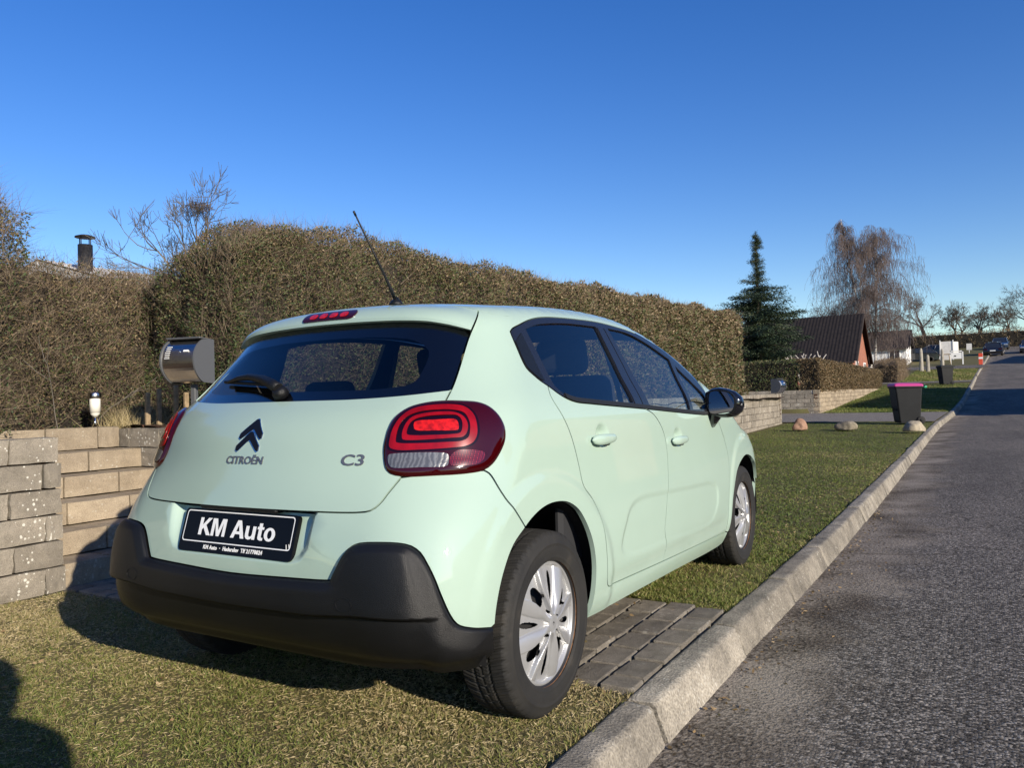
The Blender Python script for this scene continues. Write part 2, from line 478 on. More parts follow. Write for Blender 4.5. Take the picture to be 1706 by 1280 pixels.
def panel(name, parent, poly, mat, holes=(), chart='side', th=.018, sp=.035, gap=.0024, disp=None, rings=(), extra=(), mirror=False, inner='cabin_dark', flange=True, bstep=.014, **kw):
    """one shaped sheet cut to an outline on the body surface, with turned-in edges"""
    poly = dedupe([tuple(p) for p in inset(dedupe(poly), gap)]); poly = densify(poly, bstep)
    holes = [densify(dedupe([tuple(p) for p in inset(dedupe(h), 0)]), bstep) for h in holes]
    pa = np.array(poly)
    pts = list(poly); edges = [(i, (i + 1) % len(poly)) for i in range(len(poly))]
    for h in holes:
        b = len(pts); pts += h; edges += [(b + i, b + (i + 1) % len(h)) for i in range(len(h))]
    lo, hi = pa.min(0), pa.max(0)
    gx, gy = np.meshgrid(np.arange(lo[0], hi[0], sp), np.arange(lo[1], hi[1], sp * .87))
    gx = gx + (np.arange(gx.shape[0]) % 2)[:, None] * sp * .5
    cand = np.stack([gx.ravel(), gy.ravel()], 1)
    bounds = [poly] + holes
    fixed = np.array(pts)
    for rd in rings:
        rp = np.array(densify([tuple(p) for p in inset(poly, rd)], max(bstep, rd * .8)))
        ok = in_poly(rp, pa) & (dist_poly(rp, pa) > rd * .85)
        fixed = np.concatenate([fixed, rp[ok]])
    for ex in extra:
        ex = np.asarray(ex); ok = in_poly(ex, pa) & (dist_poly(ex, pa) > .002)
        fixed = np.concatenate([fixed, ex[ok]])
    ok = in_poly(cand, pa)
    cand = cand[ok]
    if len(cand):
        ok = dist_poly(cand, pa) > sp * .4
        for h in holes:
            ok &= ~in_poly(cand, np.array(h)); ok &= dist_poly(cand, h) > sp * .4
        cand = cand[ok]
        if len(fixed) > len(pts) and len(cand):
            fx = fixed[len(pts):]
            keep = np.ones(len(cand), bool)
            for i in range(0, len(fx), 400):
                dd = np.hypot(cand[:, 0][:, None] - fx[i:i+400, 0][None], cand[:, 1][:, None] - fx[i:i+400, 1][None]).min(1)
                keep &= dd > sp * .3
            cand = cand[keep]
    allp = np.concatenate([fixed, cand]) if len(cand) else fixed
    vo, eo, fo, _, _, _ = delaunay_2d_cdt([Vector(p) for p in allp], edges, [], 0, 1e-6)
    q = np.array([(v.x, v.y) for v in vo]); T = np.array([f for f in fo if len(f) == 3])
    cen = q[T].mean(1)
    ok = in_poly(cen, pa)
    for h in holes: ok &= ~in_poly(cen, np.array(h))
    T = T[ok]
    a2 = (q[T[:, 1]] - q[T[:, 0]]); b2 = (q[T[:, 2]] - q[T[:, 0]])
    ok = np.abs(a2[:, 0] * b2[:, 1] - a2[:, 1] * b2[:, 0]) > 1e-9
    T = T[ok]
    used = np.unique(T); rm = -np.ones(len(q), int); rm[used] = np.arange(len(used)); q = q[used]; T = rm[T]
    P, n = chart_frame(chart, q, disp)
    if mirror: P = P * [-1, 1, 1]; n = n * [-1, 1, 1]
    fn = np.cross(P[T[:, 1]] - P[T[:, 0]], P[T[:, 2]] - P[T[:, 0]])
    flip = (fn * n[T[:, 0]]).sum(1) < 0
    T[flip] = T[flip][:, ::-1]
    nv = len(P); V = [P]; tris = [T]; mi = [np.zeros(len(T), int)]
    LN = [n[T].reshape(-1, 3)]
    if flange and th > 0:
        Pin = P - n * th
        V.append(Pin); Ti = T[:, ::-1] + nv
        tris.append(Ti); mi.append(np.ones(len(T), int)); LN.append(-n[T[:, ::-1]].reshape(-1, 3))
        E = np.concatenate([T[:, [0, 1]], T[:, [1, 2]], T[:, [2, 0]]])
        key = np.sort(E, 1); _, inv, cnt = np.unique(key, axis=0, return_inverse=True, return_counts=True)
        be = E[cnt[inv.ravel()] == 1]
        a, b = be[:, 0], be[:, 1]
        f1 = np.stack([b, a, a + nv], 1); f2 = np.stack([b, a + nv, b + nv], 1)
        allv = np.concatenate(V)
        for f in (f1, f2):
            nn = np.cross(allv[f[:, 1]] - allv[f[:, 0]], allv[f[:, 2]] - allv[f[:, 0]]); nn /= np.linalg.norm(nn, axis=1)[:, None] + 1e-12
            tris.append(f); mi.append(np.zeros(len(f), int)); LN.append(np.repeat(nn, 3, 0))
    me = np_mesh(name, np.concatenate(V), np.concatenate(tris), [mat, inner] if flange and th > 0 else [mat], np.concatenate(mi) if flange and th > 0 else None, smooth=True)
    me.normals_split_custom_set(np.concatenate(LN).astype(np.float32).tolist())
    return link(name, me, parent, **kw)

def rear_sym(right):
    """right-half outline (from centre line to centre line) completed with its mirror image"""
    return dedupe(list(right) + [(2 * UC - p[0], p[1]) for p in right[::-1]])
def usd(x, y):                      # chart u of a plan position
    return FY0 - FRR * math.atan2(FY0 - y, x) if y < FY0 else (FY1 + FRR * math.atan2(y - FY1, x) if y > FY1 else y)

# shared cut lines on the right flank (u, z)
L_DLO_TOP = catmull([(.0318, 1.2919), (.0513, 1.305), (.1106, 1.3234), (.1993, 1.3457), (.2982, 1.3621), (.3998, 1.3717), (.564, 1.3808), (.7233, 1.3857), (.8947, 1.3882), (1.0309, 1.384), (1.2464, 1.3694), (1.3363, 1.359)])
L_APIL = catmull([(1.3363, 1.359), (1.4599, 1.3312), (1.6543, 1.2661), (1.83, 1.178), (1.925, 1.085), (1.955, 1.02), (1.965, .955)])
L_DLO_BOT = catmull([(1.965, .942), (1.80, .9405), (1.6589, .9468), (.9522, .9921), (.4449, 1.0238), (.3085, 1.034), (.2561, 1.0453), (.2059, 1.0646), (.1742, 1.0834), (.1540, 1.0950)])
L_DLO_REAR = catmull([(.1540, 1.0950), (.1161, 1.1145), (.0796, 1.1401), (.0591, 1.1581), (.0488, 1.1855), (.0412, 1.2285), (.0337, 1.2722), (.0318, 1.2919)])
L_DOOR_R = catmull([(.1538, 1.0950), (.1428, 1.0651), (.1468, 1.0409), (.1758, .988), (.2044, .9347), (.2315, .8686), (.2523, .7981), (.2646, .7401), (.2782, .7157), (.3138, .6828), (.3485, .637), (.3742, .5833), (.3879, .5225), (.3976, .445), (.4061, .3584), (.4240, .3335), (.4577, .3274)])
L_DOOR_BOT = catmull([(.4577, .3274), (1.037, .3091), (2.0554, .2790)])
L_BCUT = catmull([(.9522, .9921), (1.0217, .9713), (1.0843, .9284), (1.1304, .8698), (1.1448, .7914), (1.125, .7004), (1.1014, .618), (1.0627, .5217), (1.035, .4505), (1.051, .3825), (1.0455, .338), (1.029, .3093)])
L_DOOR_F = catmull([(1.9660, .942), (1.985, .925), (2.045, .862), (2.1026, .783), (2.1299, .6793), (2.110, .5971), (2.066, .4351), (2.0554, .2790)])
L_SILL = catmull([(.29, .243), (.4086, .2377), (.725, .2340), (1.2122, .2240), (2.0288, .2037), (2.0816, .2138), (2.0890, .270)])
L_ARCH_R = catmull([(usd(.81, -.330), .26), (usd(.81, -.352), .31), (usd(.81, -.3605), .38), (usd(.81, -.345), .455), (usd(.81, -.305), .537), (usd(.81, -.245), .605), (-.074, .6458), (-.0478, .6663), (-.0067, .6868), (.0382, .6972), (.0991, .6961), (.1514, .6833), (.2052, .6519), (.24, .6123), (.2723, .5588), (.2953, .4979), (.3061, .4302), (.3018, .3486), (.29, .243)])
_k = min(range(len(L_ARCH_R)), key=lambda i: math.hypot(L_ARCH_R[i][0] + .074, L_ARCH_R[i][1] - .6458))
L_ARCH_R0, L_ARCH_R1 = L_ARCH_R[:_k + 1], L_ARCH_R[_k:]
L_TG = catmull([(-.0865, 1.372), (-.1632, 1.2571), (-.2352, 1.0965), (-.2594, 1.0495), (-.305, .95), (-.335, .885), (-.364, .8269)])
L_TGLOW = catmull([(-.364, .8269), (-.3889, .7864), (-.4082, .7529), (-.4259, .7359), (-.4506, .7304), (-.5859, .7277), (-.656, .7275), (-.7326, .7275), (UC, .7275)])
L_BUMP = catmull([(-.1794, .8361), (-.1665, .8259), (-.1394, .7673), (-.074, .6458)])
L_UNDERLAMP = catmull([(-.364, .8269), (-.30, .835), (-.1794, .8361)])
L_CLAD = catmull([(UC, .5235), (-.7541, .5245), (-.6456, .5290), (-.53, .5345), (-.508, .537)]) + catmull([(-.508, .537), (-.4932, .578), (-.4792, .6112), (-.4625, .6353), (-.4429, .6461), (-.4103, .6501), (-.3647, .649), (-.3404, .6412), (-.3237, .6236), (-.3122, .596), (-.2988, .5541), (-.2858, .5008), (-.2703, .4455), (-.2586, .4193), (-.2439, .4059), (-.1885, .385)])[1:]
L_CLADBOT = catmull([(-.1760, .300), (-.2141, .262), (-.2498, .262), (-.3182, .268), (-.396, .268), (-.498, .256), (-.6293, .2458), (UC, .2432)])
L_GLBOT = catmull([(-.2363, 1.0866), (-.3687, 1.0726), (-.5132, 1.0652), (-.65, 1.0645), (UC, 1.0645)])

def edge_pt(u, lo=.85, hi=1.47):
    """height where the flank rolls over into roof, screen or bonnet"""
    zs = np.linspace(lo, hi, 160); q = np.stack([np.full_like(zs, u), zs], 1)
    P = S_side(q); v = bodyf(P + [0, 0, .0])
    n = []
    h = 1e-3
    g = np.stack([(bodyf(P + e) - bodyf(P - e)) / (2 * h) for e in (np.array([h, 0, 0]), np.array([0, h, 0]), np.array([0, 0, h]))], 1)
    g /= np.linalg.norm(g, axis=1)[:, None]
    i = int(np.argmax(g[:, 2] > .66))
    return float(zs[i]) if g[i, 2] > .66 else hi
EDGE_U = list(np.linspace(-.0865, 1.30, 26)) + [1.3363] + list(np.linspace(1.40, 3.05, 30))
_ez = np.array([edge_pt(u, 1.25 if u < 1.2 else .72) for u in EDGE_U])
_ez[0] = 1.372
_s = _ez.copy()
for _ in range(3):
    _s[1:-1] = .25 * _s[:-2] + .5 * _s[1:-1] + .25 * _s[2:]
_ez = _s
L_EDGE = list(zip(EDGE_U, _ez))
EDGE_XY = S_side(np.array(L_EDGE))

# ------------------------------------------------------------------ body relief
EMB = np.array(catmull([(.574, .4293), (.5524, .4598), (.5713, .5008), (.6043, .5401), (.6485, .5877), (.7145, .6156), (.8026, .6235), (1.0707, .6139), (1.3832, .5996), (1.78, .576), (1.858, .5431), (1.8566, .4721), (1.785, .405), (1.7097, .380), (1.0718, .3992)], .03, True))
HANDLES = [(.455, .903), (1.305, .850)]
def relief(q):
    u, z = q[:, 0], q[:, 1]
    y = np.where(u < FY0, FY0 - .80 * np.tan(np.clip((FY0 - u) / FRR, 0, 1.2)), np.where(u > FY1, FY1 + .8 * np.tan(np.clip((u - FY1) / FRR, 0, 1.2)), u))
    d = np.zeros(len(u))
    for yc in (0., 2.54):
        r = np.hypot(y - yc, z - .325)
        d += .0075 * (1 - sstep(.440, .492, r)) * sstep(.20, .30, z)
    m = (u > .45) & (u < 2.0) & (z < .7)
    if m.any():
        qq = q[m]; ins = in_poly(qq, EMB); dd = dist_poly(qq, EMB); sg = np.where(ins, dd, -dd)
        d[m] -= .0055 * sstep(-.014, .016, sg) * (.45 + .55 * sstep(.40, .52, qq[:, 1]))
    for hu, hz in HANDLES:
        r = np.hypot((u - hu - .012) / .062, (z - hz) / .050)
        d -= .024 * (1 - sstep(.25, 1.0, r))
    # gentle tuck above the sill
    d -= .006 * np.exp(-((z - .335) / .035) ** 2) * ((u > .3) & (u < 2.1)) * sstep(.3, .5, u) * (1 - sstep(1.9, 2.1, u))
    return d
HEX = []
for hu, hz in HANDLES:
    for rr in (.2, .4, .6, .8, 1.0, 1.15):
        for k in range(18):
            HEX.append((hu + .012 + .062 * rr * math.cos(2 * PI * k / 18), hz + .050 * rr * math.sin(2 * PI * k / 18)))
EMX = [tuple(p) for o in (-.014, -.006, .001, .008, .016) for p in densify([tuple(a) for a in inset(EMB, o)], .02)]
FLX = []
for yc in (0., 2.54):
    for r in (.43, .442, .454, .466, .478, .490, .502):
        for k in range(60):
            a = PI * k / 59
            y = yc + r * math.cos(a); FLX.append((usd(.81, y) if yc == 0 else y, .325 + r * math.sin(a)))
            
car = empty('parked_car', (0, 0, 0), label='pale mint green hatchback parked on the grass verge beside the kerb', category='car')

P_SIDE = L_EDGE[:27] + [(1.3363, 1.359)] + L_DLO_TOP[::-1] + L_DLO_REAR[::-1][1:-1] + L_DOOR_R + L_DOOR_BOT[1:] + [(2.0890, .270)] + L_SILL[::-1][1:] + L_ARCH_R1[::-1][1:] + L_BUMP[::-1][1:] + L_UNDERLAMP[::-1][1:] + L_TG[::-1][1:-1]
P_DOORR = L_DLO_BOT[L_DLO_BOT.index(min(L_DLO_BOT, key=lambda p: abs(p[0] - .9522))):] + L_DOOR_R[1:] + [p for p in L_DOOR_BOT[1:] if p[0] < 1.025] + L_BCUT[::-1]
P_DOORF = [p for p in L_DLO_BOT if p[0] > .9522] + L_BCUT + [p for p in L_DOOR_BOT if p[0] > 1.035] + L_DOOR_F[::-1][1:]
L_ARCH_F = catmull([(2.095, .270), (2.135, .46), (2.2394, .584), (2.3337, .6321), (2.4678, .667), (2.5533, .6714), (2.68, .645), (2.80, .57), (2.87, .46), (2.885, .36)])
P_FEND = [(1.966, .955), (1.955, 1.02), (1.94, 1.06)] + [p for p in L_EDGE if p[0] > 1.95] + catmull([(3.05, _ez[-1]), (3.0, .60), (2.885, .50)])[1:] + [p for p in L_ARCH_F[::-1] if p[1] > .27 and (p[0] < 2.86)] + [(2.089, .272)] + L_DOOR_F[::-1]
DLO = L_DLO_TOP + L_APIL[1:] + L_DLO_BOT + L_DLO_REAR[1:-1]
G_REAR = catmull([(.1503, 1.3094), (.2629, 1.3326), (.454, 1.3494), (.61, 1.3588), (.8591, 1.3627)]) + catmull([(.8656, 1.3614), (.868, 1.2), (.845, 1.0270)])[0:] + catmull([(.835, 1.0210), (.4269, 1.0440), (.30, 1.0495), (.2400, 1.066), (.2, 1.0946)]) + [(.1822, 1.199)]
G_FRONT = catmull([(.9887, 1.3638), (1.2195, 1.353), (1.4212, 1.309), (1.6373, 1.2363)]) + [(1.5546, .9728)] + [(1.0138, 1.0073)] + [(1.016, 1.188)]
G_QUART = [(1.678, 1.203), (1.7947, 1.1264), (1.8735, 1.0602), (1.900, .968), (1.600, .975)]

SIDE_LABEL = {False: None, True: None}
for mir in (False, True):
    sp_ = panel('side_panel', car, P_SIDE, 'mint_paint', disp=relief, extra=[FLX], mirror=mir, sp=.03)
    dr = panel('rear_door', car, P_DOORR, 'mint_paint', disp=relief, extra=[FLX, EMX, HEX], mirror=mir, sp=.03)
    df = panel('front_door', car, P_DOORF, 'mint_paint', disp=relief, extra=[FLX, EMX, HEX], mirror=mir, sp=.03)
    panel('front_wing', car, P_FEND, 'mint_paint', disp=relief, extra=[FLX], mirror=mir, sp=.035)
    panel('window_surround', car, DLO, 'trim_black', holes=[G_REAR, G_FRONT, G_QUART], disp=lambda q: np.full(len(q), .001), mirror=mir, sp=.05, th=.02)
    gr_ = panel('rear_door_window', car, inset(G_REAR, -.003), 'glass_side', gap=0, th=0, disp=lambda q: np.full(len(q), -.006), mirror=mir, sp=.06, flange=False)
    panel('front_door_window', car, inset(G_FRONT, -.003), 'glass_side', gap=0, th=0, disp=lambda q: np.full(len(q), -.006), mirror=mir, sp=.06, flange=False)
    panel('quarter_window', car, inset(G_QUART, -.003), 'glass_side', gap=0, th=0, disp=lambda q: np.full(len(q), -.006), mirror=mir, sp=.06, flange=False)
    # matt blind panel behind the rear door glass
    panel('blind_panel', car, inset(L_DLO_REAR[2:-3] + [(.105, 1.300)] + [(.134, 1.20), (.150, 1.108)], .006), 'black_plastic', gap=0, disp=lambda q: np.full(len(q), .004), mirror=mir, sp=.04, th=.006)
    # door post covers with the shut line between the doors
    panel('door_post_cover', car, [(.872, 1.360), (.935, 1.361), (.9495, 1.187), (.9300, 1.008), (.852, 1.016), (.874, 1.20)], 'trim_black', gap=.0012, disp=lambda q: np.full(len(q), .004), mirror=mir, sp=.05, th=.006)
    panel('door_post_cover', car, [(.942, 1.361), (.9860, 1.362), (1.012, 1.188), (1.008, 1.004), (.936, 1.0085), (.9555, 1.187)], 'trim_black', gap=.0012, disp=lambda q: np.full(len(q), .004), mirror=mir, sp=.05, th=.006)
    # front pillar
    panel('front_pillar', car, [p for p in L_EDGE if 1.33 < p[0] < 1.96] + [(1.955, 1.03)] + [p for p in L_APIL[::-1] if p[1] > 1.03], 'gloss_black', mirror=mir, sp=.05)
    # belt moulding
    belt = L_DLO_BOT[:-8]
    panel('belt_moulding', car, [(a, b + .001) for a, b in belt] + [(a, b + .017) for a, b in belt[::-1]], 'rubber_seal', gap=0, disp=lambda q: np.full(len(q), .006), mirror=mir, sp=.05, th=.006)
    for d_, hz in ((dr, 0), (df, 1)):
        hu, hv = HANDLES[hz]
        Lh = .105 if hz == 0 else .105
        Vh, Fh = [], []
        ns, nr = 22, 14
        for i in range(ns):
            s_ = -1 + 2 * i / (ns - 1)
            yy = hu + Lh * s_ * .98
            half = .019 * (1 - abs(s_) ** 4) ** .5 * (1 - .22 * s_) + .0005
            thk = .011 * (1 - abs(s_) ** 6) ** .5 + .0005
            base = S_side(np.array([[yy, hv - .018]]))[0]
            out = .026 - .016 * abs(s_) ** 3
            for k in range(nr):
                t = 2 * PI * k / nr
                x = base[0] + out + thk * math.cos(t); z = base[2] + .004 + half * math.sin(t)
                Vh.append((-x if mir else x, yy, z))
        for i in range(ns - 1):
            for k in range(nr):
                Fh.append((i * nr + k, i * nr + (k + 1) % nr, (i + 1) * nr + (k + 1) % nr, (i + 1) * nr + k))
        me = np_mesh('door_handle', Vh, Fh, 'mint_paint', smooth=True)
        hnd = link('door_handle', me, d_)
        xx = S_side(np.array([[hu + .012, hv - .034]]))[0]
        MB().box(((-1 if mir else 1) * (xx[0] + .014), hu + .008, hv - .036), (.008, .055, .010), bev=.003).build('key_cover', 'rubber_seal', d_)

# roof, screen, bonnet (vertical chart)
exy = EDGE_XY
def xy_between(y0, y1):
    return [(p[0], p[1]) for p in exy if y0 - 1e-6 <= p[1] <= y1 + 1e-6]
def sym_xy(right):
    return dedupe(list(right) + [(-p[0], p[1]) for p in right[::-1]])
yr0 = exy[0][1]
P_ROOF = sym_xy(catmull([(0, -.045), (.30, -.028), (exy[0][0], yr0)], .03) + xy_between(yr0, 1.56)[1:] + [(float(np.interp(1.56, exy[:, 1], exy[:, 0])), 1.56), (.3, 1.60), (0, 1.61)])
roof = panel('roof', car, P_ROOF, 'mint_paint', chart='top', gap=-.0021, sp=.05, bstep=.03, inner='cabin_grey')
P_SCREEN = sym_xy([(0, 1.615), (.3, 1.605), (float(np.interp(1.565, exy[:, 1], exy[:, 0])) - .004, 1.565)] + [(x - .004, y) for x, y in xy_between(1.57, 2.40)] + [(.62, 2.42), (.3, 2.50), (0, 2.52)])
panel('windscreen', car, P_SCREEN, 'glass_front', chart='top', sp=.06, th=0, flange=False)
P_BONNET = sym_xy([(0, 2.535), (.3, 2.515), (.62, 2.435)] + [(x - .003, y) for x, y in xy_between(2.44, 3.02)] + [(.55, 3.08), (.3, 3.16), (0, 3.18)])
panel('bonnet', car, P_BONNET, 'mint_paint', chart='top', sp=.06)

# spoiler over the rear window
TGS = S_side(np.array(L_TG)); 
def to_sp(P): return (float(P[0]), .42 * math.atan2(P[2] - SPZ, SPY - P[1]))
tg_up = [to_sp(P) for P in TGS if P[2] > 1.276]
gt = [( .501, -.117, 1.303), (.434, -.14, 1.317), (.30, -.158, 1.3265), (.15, -.172, 1.332), (0, -.176, 1.333)]
P_SPOIL = dedupe([to_sp((0, -.052, 1.420))] + [to_sp((.30, -.036, 1.412))] + tg_up + [to_sp(p) for p in gt])
P_SPOIL = dedupe(P_SPOIL + [(-p[0], p[1]) for p in P_SPOIL[::-1]])
low_curve = np.array([to_sp(p) for p in [(.60, -.06, 1.262), (.564, -.083, 1.279)] + gt]); 
lx, lv = low_curve[::-1, 0], low_curve[::-1, 1]
def spoil_disp(q):
    e = q[:, 1] - np.interp(np.abs(q[:, 0]), lx, lv)
    return .020 * sstep(.12, .015, e) - .008 * (1 - sstep(0, .012, e))
spoiler = panel('roof_spoiler', car, P_SPOIL, 'mint_paint', chart='spoil', sp=.03, disp=spoil_disp, rings=(.004, .010, .018), th=.03, inner='black_plastic')
# brake lamp in the spoiler
def spq(x, z):
    o = np.array([[x, 0.0]])
    vs_ = np.linspace(.05, .9, 300); P = S_spoil(np.stack([np.full(300, x), vs_], 1)); i = int(np.argmin(np.abs(P[:, 2] - z) + (P[:, 1] > 0)))
    return vs_[i]
bl0, bl1 = spq(0, 1.340), spq(0, 1.384)
bc, bh, bw = (bl0 + bl1) / 2, (bl1 - bl0) / 2 * .8, .128
def stadium(cx, cy, hw, hh, n=10):
    r = hh; out = []
    for k in range(n + 1):
        a = -PI / 2 + PI * k / n; out.append((cx + hw - r + r * math.cos(a), cy + r * math.sin(a)))
    for k in range(n + 1):
        a = PI / 2 + PI * k / n; out.append((cx - hw + r + r * math.cos(a), cy + r * math.sin(a)))
    return out
sd2 = lambda q: spoil_disp(q) + .004
bl = panel('brake_lamp', car, stadium(0, bc, bw, bh), 'lens_deep', chart='spoil', sp=.02, gap=0, disp=sd2, th=.006, bstep=.006)
for k in range(4):
    cx = (-.075 + .05 * k)
    panel('brake_bulb', bl, stadium(cx, bc - .001, .017, bh * .55, 6), 'lens_mark', chart='spoil', sp=.01, gap=0, disp=lambda q: spoil_disp(q) + .0062, th=.002, bstep=.006)
panel('roof_joint', car, [(-.5, -.05), (.5, -.05), (.5, -.04), (-.5, -.04)], 'rubber_seal', chart='top', disp=lambda q: np.full(len(q), -.012), sp=.05)

# tailgate and rear window
gtop = [(usd(P[0], P[1]), P[2]) for P in [(.564, -.083, 1.279)] + gt]
L_TG_up = [p for p in L_TG if p[1] > 1.279]; L_TG_gl = [p for p in L_TG if 1.0866 < p[1] <= 1.285]
GLASS_R = [(UC, 1.345)] + catmull([(UC, 1.345), (-.50, 1.342), (-.30, 1.330), (-.17, 1.297)], .03) + [(p[0] - .004, p[1]) for p in L_TG_gl if p[1] < 1.29] + [(p[0], p[1]) for p in L_GLBOT]
rw = panel('rear_window', car, rear_sym(GLASS_R), 'glass_rear', th=0, flange=False, sp=.05, gap=0, disp=lambda q: np.full(len(q), -.004))
# black printed border of the rear glass
inner_gl = inset(rear_sym(GLASS_R), .085)
bx0 = rear_sym(catmull([(UC, 1.290), (-.52, 1.285), (-.345, 1.262), (-.300, 1.225), (-.318, 1.160), (-.345, 1.118), (-.42, 1.102), (UC, 1.100)], .02))
panel('window_border', rw, inset(rear_sym(GLASS_R), .001), 'gloss_black', holes=[bx0], gap=0, th=0, flange=False, sp=.05, disp=lambda q: np.full(len(q), -.0075))
P_TGATE = L_GLBOT[::-1] + [p for p in L_TG if p[1] < 1.0866] + L_TGLOW[1:]
def tg_disp(q):
    x = (q[:, 0] - UC)
    z = q[:, 1]
    return .005 * sstep(.735, .80, z) * 0 + 0 * x
tgate = panel('tailgate', car, rear_sym(P_TGATE), 'mint_paint', sp=.035, th=.035, rings=(.003, .008))
# painted bumper with the number plate recess
REC = np.array(rear_sym([(UC, .76), (-.552, .76), (-.560, .715), (-.572, .62), (-.590, .585), (-.625, .572), (UC, .570)]))
def bump_disp(q):
    ins = in_poly(q, REC); d = dist_poly(q, REC); sg = np.where(ins, d, -d)
    depth = .010 + .030 * np.clip((q[:, 1] - .57) / .15, 0, 1)
    r = -depth * sstep(-.004, .022, sg)
    return r + relief(q)
RECX = [tuple(p) for o in (-.004, .002, .008, .014, .022, .03) for p in densify([tuple(a) for a in inset(REC, o)], .014)]
P_BUMP = L_TGLOW[::-1] + L_UNDERLAMP[1:] + L_BUMP[1:] + [p for p in L_ARCH_R0[::-1][1:] if p[1] > .386] + L_CLAD[::-1]
bumper = panel('rear_bumper', car, rear_sym(P_BUMP), 'mint_paint', sp=.035, disp=bump_disp, extra=[RECX, FLX, [(2 * UC - a, b) for a, b in FLX]], rings=(.004,), inner='liner_black', th=.02)
# unpainted lower bumper
P_CLAD = L_CLAD + [p for p in L_ARCH_R0[::-1] if .305 < p[1] < .383] + L_CLADBOT
FACE_Z = lambda u: np.interp(np.abs(u - UC), [0, .25, .37, .48, .52], [.430, .434, .448, .445, .445])
CPOLY = None
def clad_disp(q):
    d = dist_poly(q, CPOLY); ins = in_poly(q, CPOLY); d = np.where(ins, d, 0)
    top = sstep(.27, .33, q[:, 1])
    au = np.abs(q[:, 0] - UC)
    w_ = .026 + .030 * sstep(.45, .50, au)                     # narrow rim, broad chamfer on the wheel side
    t_ = np.clip(d / w_, 0, 1.4); t_ = np.where(t_ < .85, t_, .85 + .15 * (1 - np.exp(-(t_ - .85) / .15)))
    r = (.006 * sstep(0, .004, d) + .015 * t_) * top
    fz = FACE_Z(q[:, 0]); w = 1 - sstep(.475, .52, np.abs(q[:, 0] - UC))
    r -= .017 * w * (1 - sstep(fz - .004, fz + .001, q[:, 1]))
    # flat face between the ears and a broad chamfer towards the wheel
    r += .006 * w * sstep(fz - .002, fz + .004, q[:, 1]) * (1 - sstep(.455, .490, np.abs(q[:, 0] - UC)))
    # lower lip flares out again
    r += .016 * np.exp(-((q[:, 1] - .262) / .022) ** 2) * (1 - sstep(.40, .56, np.abs(q[:, 0] - UC)))
    return r
CPOLY = np.array(densify(dedupe([tuple(p) for p in inset(rear_sym(P_CLAD), .001)]), .02))
LIPX = [(UC + s_ * a, float(FACE_Z(UC + a)) + o) for a in np.arange(0, .53, .014) for s_ in (-1, 1) for o in (-.010, -.005, -.001, .003, .007)]
clad = panel('bumper_cladding', car, rear_sym(P_CLAD), 'black_plastic', sp=.03, gap=.001, disp=clad_disp, rings=(.002, .004, .012, .019, .023, .027, .032, .040, .048, .056, .064), extra=[LIPX], inner='liner_black', th=.02)
sd = clad_disp
for sgn in (1, -1):
    c_ = (UC + sgn * (-.465 - UC), .478)
    ringo = [(c_[0] + .019 * math.cos(2 * PI * k / 28), c_[1] + .0205 * math.sin(2 * PI * k / 28)) for k in range(28)]
    ringi = [(c_[0] + .0165 * math.cos(2 * PI * k / 28), c_[1] + .018 * math.sin(2 * PI * k / 28)) for k in range(28)]
    panel('tow_eye_cover', clad, ringo, 'black_plastic', holes=[ringi], gap=0, sp=.01, bstep=.004, th=.003, disp=lambda q: clad_disp(q) + .0015)

# tail lamps
LAMP = catmull([(-.3614, .829), (-.3881, .8372), (-.3993, .8543), (-.4045, .8862), (-.4055, .9131), (-.4026, .9402), (-.3955, .9755), (-.3818, 1.0054), (-.3515, 1.0309), (-.3059, 1.045), (-.2595, 1.0492), (-.2127, 1.0472), (-.1767, 1.0423), (-.1486, 1.0283), (-.1247, .9986), (-.1131, .9635), (-.113, .9378), (-.1179, .9153), (-.137, .8774), (-.1568, .8516), (-.1795, .8361), (-.2175, .8302), (-.2886, .8287)], .010, True)
R_OO = catmull([(-.3896, .9129), (-.3883, .9399), (-.3797, .9724), (-.3611, 1.002), (-.3328, 1.0206), (-.2947, 1.0277), (-.2497, 1.0284), (-.2161, 1.0208), (-.1976, .9989), (-.1926, .9651), (-.1957, .9375), (-.2058, .9187), (-.2238, .9089), (-.2662, .9045), (-.3278, .9018), (-.3713, .9022), (-.3852, .9074)], .006, True)
R_OI = catmull([(-.375, .9288), (-.3725, .9558), (-.3646, .9802), (-.3498, .9976), (-.3237, 1.0092), (-.284, 1.014), (-.2442, 1.0125), (-.2201, 1.004), (-.2097, .9799), (-.2105, .9522), (-.2161, .9331), (-.2296, .9243), (-.2657, .9221), (-.3277, .9206), (-.3653, .9218), (-.3738, .9247)], .006, True)
R_IO = catmull([(-.3613, .9392), (-.3596, .9582), (-.3515, .9798), (-.3388, .9945), (-.3149, 1.0034), (-.2733, 1.0075), (-.2403, 1.0048), (-.2222, .993), (-.2146, .9745), (-.2174, .9498), (-.2268, .9365), (-.2548, .9338), (-.307, .9307), (-.3486, .9302), (-.3591, .9324)], .006, True)
R_II = catmull([(-.3509, .9498), (-.349, .9633), (-.3428, .9795), (-.3321, .9888), (-.3062, .9962), (-.2627, .9987), (-.2365, .9963), (-.2274, .9834), (-.2277, .9613), (-.2328, .9478), (-.248, .9444), (-.2964, .943), (-.3382, .9434), (-.3487, .9457)], .006, True)
R_C = catmull([(-.3342, .9793), (-.3278, .9832), (-.2849, .9858), (-.2416, .9854), (-.2366, .9783), (-.2366, .9576), (-.2432, .9552), (-.2857, .9557), (-.3277, .9572), (-.334, .9615)], .006, True)
